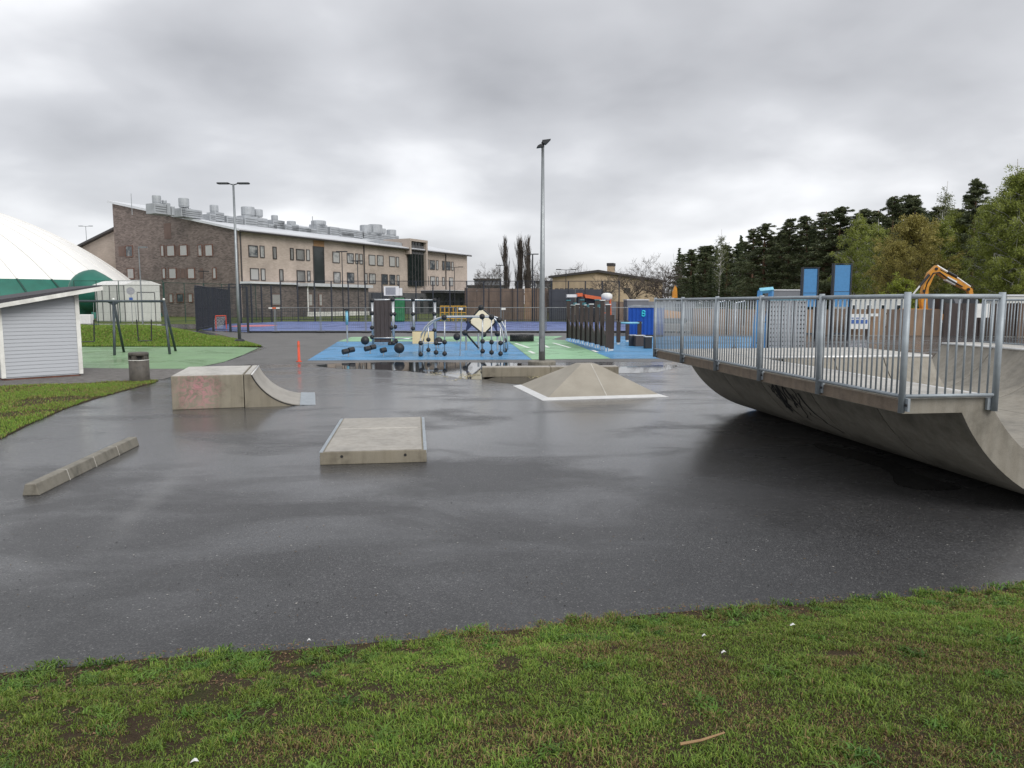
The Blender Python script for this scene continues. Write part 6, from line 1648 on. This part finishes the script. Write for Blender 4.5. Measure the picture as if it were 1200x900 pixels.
def make_conifer(kind, seed):
    rg = np.random.RandomState(seed); H = 20.0
    tr = MB(); bend = [rg.uniform(-0.35, 0.35) for _ in range(4)]
    def axis(h): return np.array([math.sin(h * 0.13 + bend[0]) * 0.35 - math.sin(bend[0]) * 0.35, math.sin(h * 0.11 + bend[1]) * 0.35 - math.sin(bend[1]) * 0.35, h])
    pts = [tuple(axis(H * k / 9)) for k in range(10)]
    tr.tube(pts, [0.24 * (1 - 0.9 * k / 9) + 0.02 for k in range(10)], 8)
    cs, rs = [], []
    if kind == 'pine':
        start = rg.uniform(0.14, 0.26) * H; nl = 84
        for i in range(nl):
            f = i / nl; h = start + (H * 0.985 - start) * f; az = rg.rand() * 6.283
            ln = (0.28 + 4.1 * (1 - f) ** 0.8) * rg.uniform(0.5, 1.15); up = rg.uniform(-0.05, 0.45) + 0.35 * f
            a = axis(h); e_ = a + np.array([math.cos(az) * ln, math.sin(az) * ln, ln * up * 0.6])
            mid = a * 0.5 + e_ * 0.5 + np.array([0, 0, -0.12 * ln])
            tr.tube([tuple(a), tuple(mid), tuple(e_)], [0.06, 0.04, 0.015], 4, False)
            for k in range(5):
                t = 0.4 + 0.6 * k / 4; c = a * (1 - t) + e_ * t + rg.normal(0, 0.22, 3)
                cs.append(c); rs.append(rg.uniform(0.45, 0.95) * (0.42 + 0.58 * (1 - f)))
        v, col = leaf_cloud(cs, rs, 60, 0.085, (0.046, 0.064, 0.032), (0.15, 0.17, 0.08), rg, 0.55, 4.0)
    else:
        start = 0.1 * H; nl = 110
        for i in range(nl):
            f = i / nl; h = start + (H * 0.99 - start) * f; az = i * 2.399 + rg.uniform(-0.4, 0.4)
            ln = (0.15 + 2.9 * (1 - f) ** 0.9) * rg.uniform(0.7, 1.1)
            a = axis(h); e_ = a + np.array([math.cos(az) * ln, math.sin(az) * ln, -0.28 * ln + 0.3 * f])
            tr.tube([tuple(a), tuple(e_)], [0.035, 0.01], 3, False)
            m = max(2, int(ln * 1.7))
            for k in range(m):
                t = 0.2 + 0.8 * k / max(1, m - 1); c = a * (1 - t) + e_ * t + rg.normal(0, 0.12, 3); cs.append(c); rs.append(0.28 + 0.22 * (1 - f))
        v, col = leaf_cloud(cs, rs, 40, 0.12, (0.04, 0.062, 0.03), (0.11, 0.14, 0.062), rg, 0.55, 2.6)
    return tr, crown_mesh('crown', v, col, 'needles')

def make_broad(seed, ca, cb, spread=3.6, clear=0.2, nl=46, per=70, size=0.15, H=18.0, dens_r=0.75, oval=1.0, weep=0.0, twigs=True):
    rg = np.random.RandomState(seed); tr = MB(); cs, rs = [], []
    ph = rg.rand() * 6
    def axis(h): return np.array([0.3 * math.sin(h * 0.17 + ph) - 0.3 * math.sin(ph), 0.3 * math.sin(h * 0.14 + ph * 2) - 0.3 * math.sin(ph * 2), h])
    tr.tube([tuple(axis(H * 0.96 * k / 8)) for k in range(9)], [0.2 * (1 - 0.92 * k / 8) + 0.012 for k in range(9)], 7)
    for i in range(nl):
        f = (i + 0.5) / nl; h = H * (clear + (0.97 - clear) * f); az = i * 2.399 + rg.uniform(-0.5, 0.5)
        prof = math.sin(math.pi * min(1, (0.12 + 0.88 * f) ** (0.75 * oval))) ** 0.7
        ln = spread * prof * rg.uniform(0.6, 1.12) + 0.25
        a = axis(h * 0.9); e_ = a + np.array([math.cos(az) * ln, math.sin(az) * ln, ln * rg.uniform(0.45, 0.9)]); e_[2] = min(e_[2], H)
        mid = a * 0.45 + e_ * 0.55 + np.array([0, 0, 0.1 * ln])
        tr.tube([tuple(a), tuple(mid), tuple(e_)], [0.06, 0.035, 0.01], 4, False)
        for k in range(6):
            t = 0.25 + 0.75 * k / 5; c = a * (1 - t) + e_ * t + rg.normal(0, 0.38, 3); c[2] -= weep * rg.rand() * 1.4
            cs.append(c); rs.append(rg.uniform(0.5, 1.0) * dens_r)
            if twigs:
                dd = rg.normal(0, 0.6, 3); tr.tube([tuple(a * (1 - t) + e_ * t), tuple(c + dd * 0.5)], [0.015, 0.006], 3, False)
    v, col = leaf_cloud(cs, rs, per, size, ca, cb, rg, 0.85, 1.5)
    return tr, crown_mesh('crown', v, col, 'leaves')

def make_bare(seed, H=12.0, columnar=False, depth=5):
    rg = random.Random(seed); trunk = MB(); crown = MB()
    def grow(p, d, ln, r, lev):
        n = 3; pts = [p]; rs = [r]
        for k in range(n):
            jit = 0.12 if columnar else 0.22
            d = (d + Vector((rg.uniform(-jit, jit), rg.uniform(-jit, jit), rg.uniform(0.0, 0.12)))).normalized(); p = p + d * ln / n; pts.append(p); rs.append(r * (1 - 0.45 * (k + 1) / n))
        (trunk if lev == 0 else crown).tube(pts, rs, 6 if lev < 2 else 3, False)
        if lev >= depth: return
        kids = (4 if lev < 3 else 3) if not columnar else (6 if lev else 46)
        if lev == 0 and not columnar: kids = 7
        for i in range(kids):
            t = rg.uniform(0.35, 1.0) if lev else (0.06 + 0.94 * rg.random() ** 1.3 if columnar else rg.uniform(0.3, 1.0))
            idx_ = min(n - 1, int(t * n)); q = pts[idx_].lerp(pts[idx_ + 1], t * n - idx_ if t < 1 else 1)
            az = rg.uniform(0, 6.283); sp = rg.uniform(0.06, 0.2) if columnar else rg.uniform(0.5, 0.95)
            a = d.orthogonal().normalized(); b = d.cross(a)
            nd = (d * math.cos(sp) + (a * math.cos(az) + b * math.sin(az)) * math.sin(sp)); nd.z += 0.45 if columnar else 0.12; nd.normalize()
            f = (rg.uniform(0.35, 0.55) if columnar else rg.uniform(0.52, 0.78))
            if columnar and lev == 0: grow(q, nd, min((H - q.z) * 0.8, H * 0.34) * rg.uniform(0.7, 1.0), r * 0.42, 1)
            else: grow(q, nd, ln * f, max(0.02, rs[idx_] * 0.62), lev + 1)
    grow(Vector((0, 0, 0)), Vector((0, 0, 1)), H * (0.92 if columnar else 0.42), H * (0.011 if columnar else 0.016), 0)
    return trunk, crown

def tree_proto(trunk_mb, crown_me, trunk_mat):
    cr = crown_me if not isinstance(crown_me, MB) else crown_me.mesh('crown', 'twig')
    co = np.empty(len(cr.vertices) * 3, dtype=np.float32); cr.vertices.foreach_get('co', co)
    return trunk_mb.mesh('trunk', trunk_mat, True), cr, float(np.percentile(co[2::3], 99.9))
PINES = [tree_proto(*make_conifer('pine', s_), 'pine_bark') for s_ in (1, 2, 3, 4)]
SPRUCES = [tree_proto(*make_conifer('spruce', s_), 'bark') for s_ in (11, 12)]
BIRCH = [tree_proto(*make_broad(s_, (0.17, 0.21, 0.04), (0.36, 0.4, 0.1), 3.0, 0.14, 60, 84, 0.108, 18, 0.75, 0.9, 0.6), 'birch_bark') for s_ in (21, 22, 23)]
SPARSE = [tree_proto(*make_broad(s_, (0.08, 0.1, 0.03), (0.16, 0.18, 0.06), 2.2, 0.3, 40, 16, 0.13, 20, 0.75, 0.9, 0.4), 'birch_bark') for s_ in (31, 32)]
OLIVE = [tree_proto(*make_broad(s_, (0.2, 0.18, 0.045), (0.38, 0.33, 0.1), 4.6, 0.18, 60, 60, 0.13, 14, 0.85, 0.8), 'bark') for s_ in (41,)]
BUSH = [tree_proto(*make_broad(51, (0.16, 0.2, 0.02), (0.28, 0.32, 0.05), 1.6, 0.08, 26, 60, 0.1, 5, 0.5, 1.0), 'bark')]
BARE = [tree_proto(*make_bare(s_), 'bark') for s_ in (61, 62, 63)]
POPLAR = [tree_proto(*make_bare(s_, 20, True, 3), 'bark') for s_ in (71, 72, 73)]
RUST = [tree_proto(*make_broad(81, (0.1, 0.045, 0.03), (0.17, 0.08, 0.05), 1.8, 0.05, 30, 24, 0.08, 4, 0.6, 1.0), 'bark')]
_cnt = [0]
def tree(kind, native, name, label, px, ytop, Y, wide=1.0, group=None):
    _cnt[0] += 1
    tm, cm_, native = kind[_cnt[0] % len(kind)]
    q = PX(px, Y, -0.03); Ht = P(px, ytop, Y).z + 0.03; k = Ht / native
    t = thing(name, label, 'tree', q, _cnt[0] * 1.7, group); t.scale = (k * wide, k * wide, k)
    inst('trunk', tm, t); inst('crown', cm_, t)
GF = 'dark conifers of the forest edge'
SH = 'dark green pine in the dense row of the forest edge'
for px, yt, Y in ((812, 292, 225), (826, 297, 215), (848, 287, 205), (880, 268, 175), (898, 262, 165), (921, 257, 160), (940, 253, 155), (965, 248, 148), (984, 243, 142), (1000, 250, 140), (1011, 245, 138), (1027, 247, 140)):
    tree(PINES, 20.0, 'pine_tree', SH, px, yt, Y, rand(1.5, 1.85), GF)
for px, yt, Y, lab in ((1041, 231, 122, 'tall dark pine with feathery top standing out of the forest edge, near the olive tree'), (1055, 229, 124, 'tall dark pine between two others above the olive tree'), (1069, 232, 121, 'dark pine directly behind the crown of the olive tree'), (1141, 210, 98, 'highest dark pine beside the big pale birches')):
    tree(PINES, 20.0, 'pine_tree', lab, px, yt, Y, 1.35)
for px, yt, Y in ((795, 291, 235), (864, 276, 190), (838, 288, 220), (952, 262, 150)): tree(SPRUCES, 20.0, 'spruce_tree', 'narrow pointed dark spruce in the forest edge beyond the railing', px, yt, Y, 1.0, 'pointed spruces of the forest edge')
# dense dark row behind
rb_ = random.Random(9)
for px in range(800, 1215, 12):
    f = (px - 800) / 400.0; Yb_ = 265 - 150 * f; yt = 297 - 66 * f + rb_.uniform(-5, 8)
    tree(PINES if rb_.random() < 0.6 else SPRUCES, 20.0, 'forest_conifer', 'dark conifer deep in the forest behind the front row', px + rb_.uniform(-5, 5), yt, Yb_ + rb_.uniform(-8, 12), rb_.uniform(1.8, 2.3), 'conifers deep in the forest')
for px in range(815, 1215, 17):
    f = (px - 800) / 400.0; Yb_ = 205 - 112 * f; yt = 322 - 40 * f + rb_.uniform(-6, 8)
    tree(SPRUCES, 20.0, 'young_conifer', 'low young dark conifer filling the foot of the forest edge', px + rb_.uniform(-5, 5), yt, Yb_ + rb_.uniform(-4, 8), rb_.uniform(1.6, 2.1), 'young conifers at the foot of the forest')
for px, yt, Y, w_, lab in ((999, 252, 112, 1.05, 'pale green birch leaning on the dark pines, beside the blue towers'), (1025, 262, 106, 1.0, 'shorter pale green birch between the blue towers and the olive tree'), (1153, 232, 86, 1.05, 'broad pale green birch behind the excavator'), (1178, 197, 82, 1.1, 'tallest fresh green birch at the end of the forest'), (1202, 191, 80, 1.05, 'tall green birch cut by the picture edge'), (1222, 215, 84, 1.1, 'green birch mostly hidden beyond the last tall birch'), (1112, 245, 100, 0.9, 'green birch behind the dark highest pine'), (1098, 255, 98, 1.0, 'loose green birch next to the olive-brown tree')):
    tree(BIRCH, 18.0, 'birch_tree', lab, px, yt, Y, w_)
tree(OLIVE, 14.0, 'broadleaf_tree', 'round olive-brown budding broadleaf tree before the pines', 1072, 252, 96, 1.0)
tree(OLIVE, 14.0, 'broadleaf_tree', 'smaller olive-brown budding tree in the shade beside the excavator boom', 1045, 283, 92, 0.9)
for px, yt, Y, lab in ((841, 276, 200, 'thin pale sparse birch poking out above the far conifers'), (1100, 220, 112, 'sparse pale crown rising above the pines near the highest pine')): tree(SPARSE, 20.0, 'birch_tree', lab, px, yt, Y, 0.9)
tree(BUSH, 5.0, 'bush', 'small bright yellow-green bush at the foot of the forest', 1058, 320, 80, 1.0)
# bare poplars and street trees
for px, yt, Y, lab in ((594.5, 276, 150, 'slender bare poplar standing apart, first of the poplar row by the school'), (605, 275, 152, 'thin bare poplar in the middle of the row'), (610, 276, 150, 'bare poplar touching its thin neighbour in the row'), (618, 275, 149, 'densest bare poplar next to the dark court mast'), (621, 292, 147, 'short bare poplar crowding the densest one')):
    tree(POPLAR, 20.0, 'poplar_tree', lab, px, yt, Y, 0.9)
for px, yt, Y, lab, w_ in ((572, 308, 170, 'bare rounded street tree before the distant grey block', 1.0), (637, 303, 160, 'bare tree directly behind the floodlight mast', 1.1), (669, 308, 140, 'bare tree in front of the tan building wing', 1.0), (703, 322, 125, 'small bare tree against the tan wall', 1.1), (739, 299, 118, 'large bare tree with spreading crown before the tan wall', 1.1), (776, 299, 120, 'large bare tree between the tan building and the forest', 1.0), (655, 318, 180, 'hazy bare tree behind the tan building wing', 1.2), (724, 311, 190, 'bare tree whose twigs show above the tan roof', 1.1), (786, 312, 130, 'bare low tree at the start of the forest', 1.1)):
    tree(BARE, 12.0, 'bare_tree', lab, px, yt, Y, w_)
tree(RUST, 4.0, 'shrub', 'reddish bare shrub above the brown hoarding', 576, 338, 118, 1.6)
tree(SPRUCES, 20.0, 'conifer_shrub', 'dark low conifer beside the distant dark grey building', 648, 331, 140, 2.0)
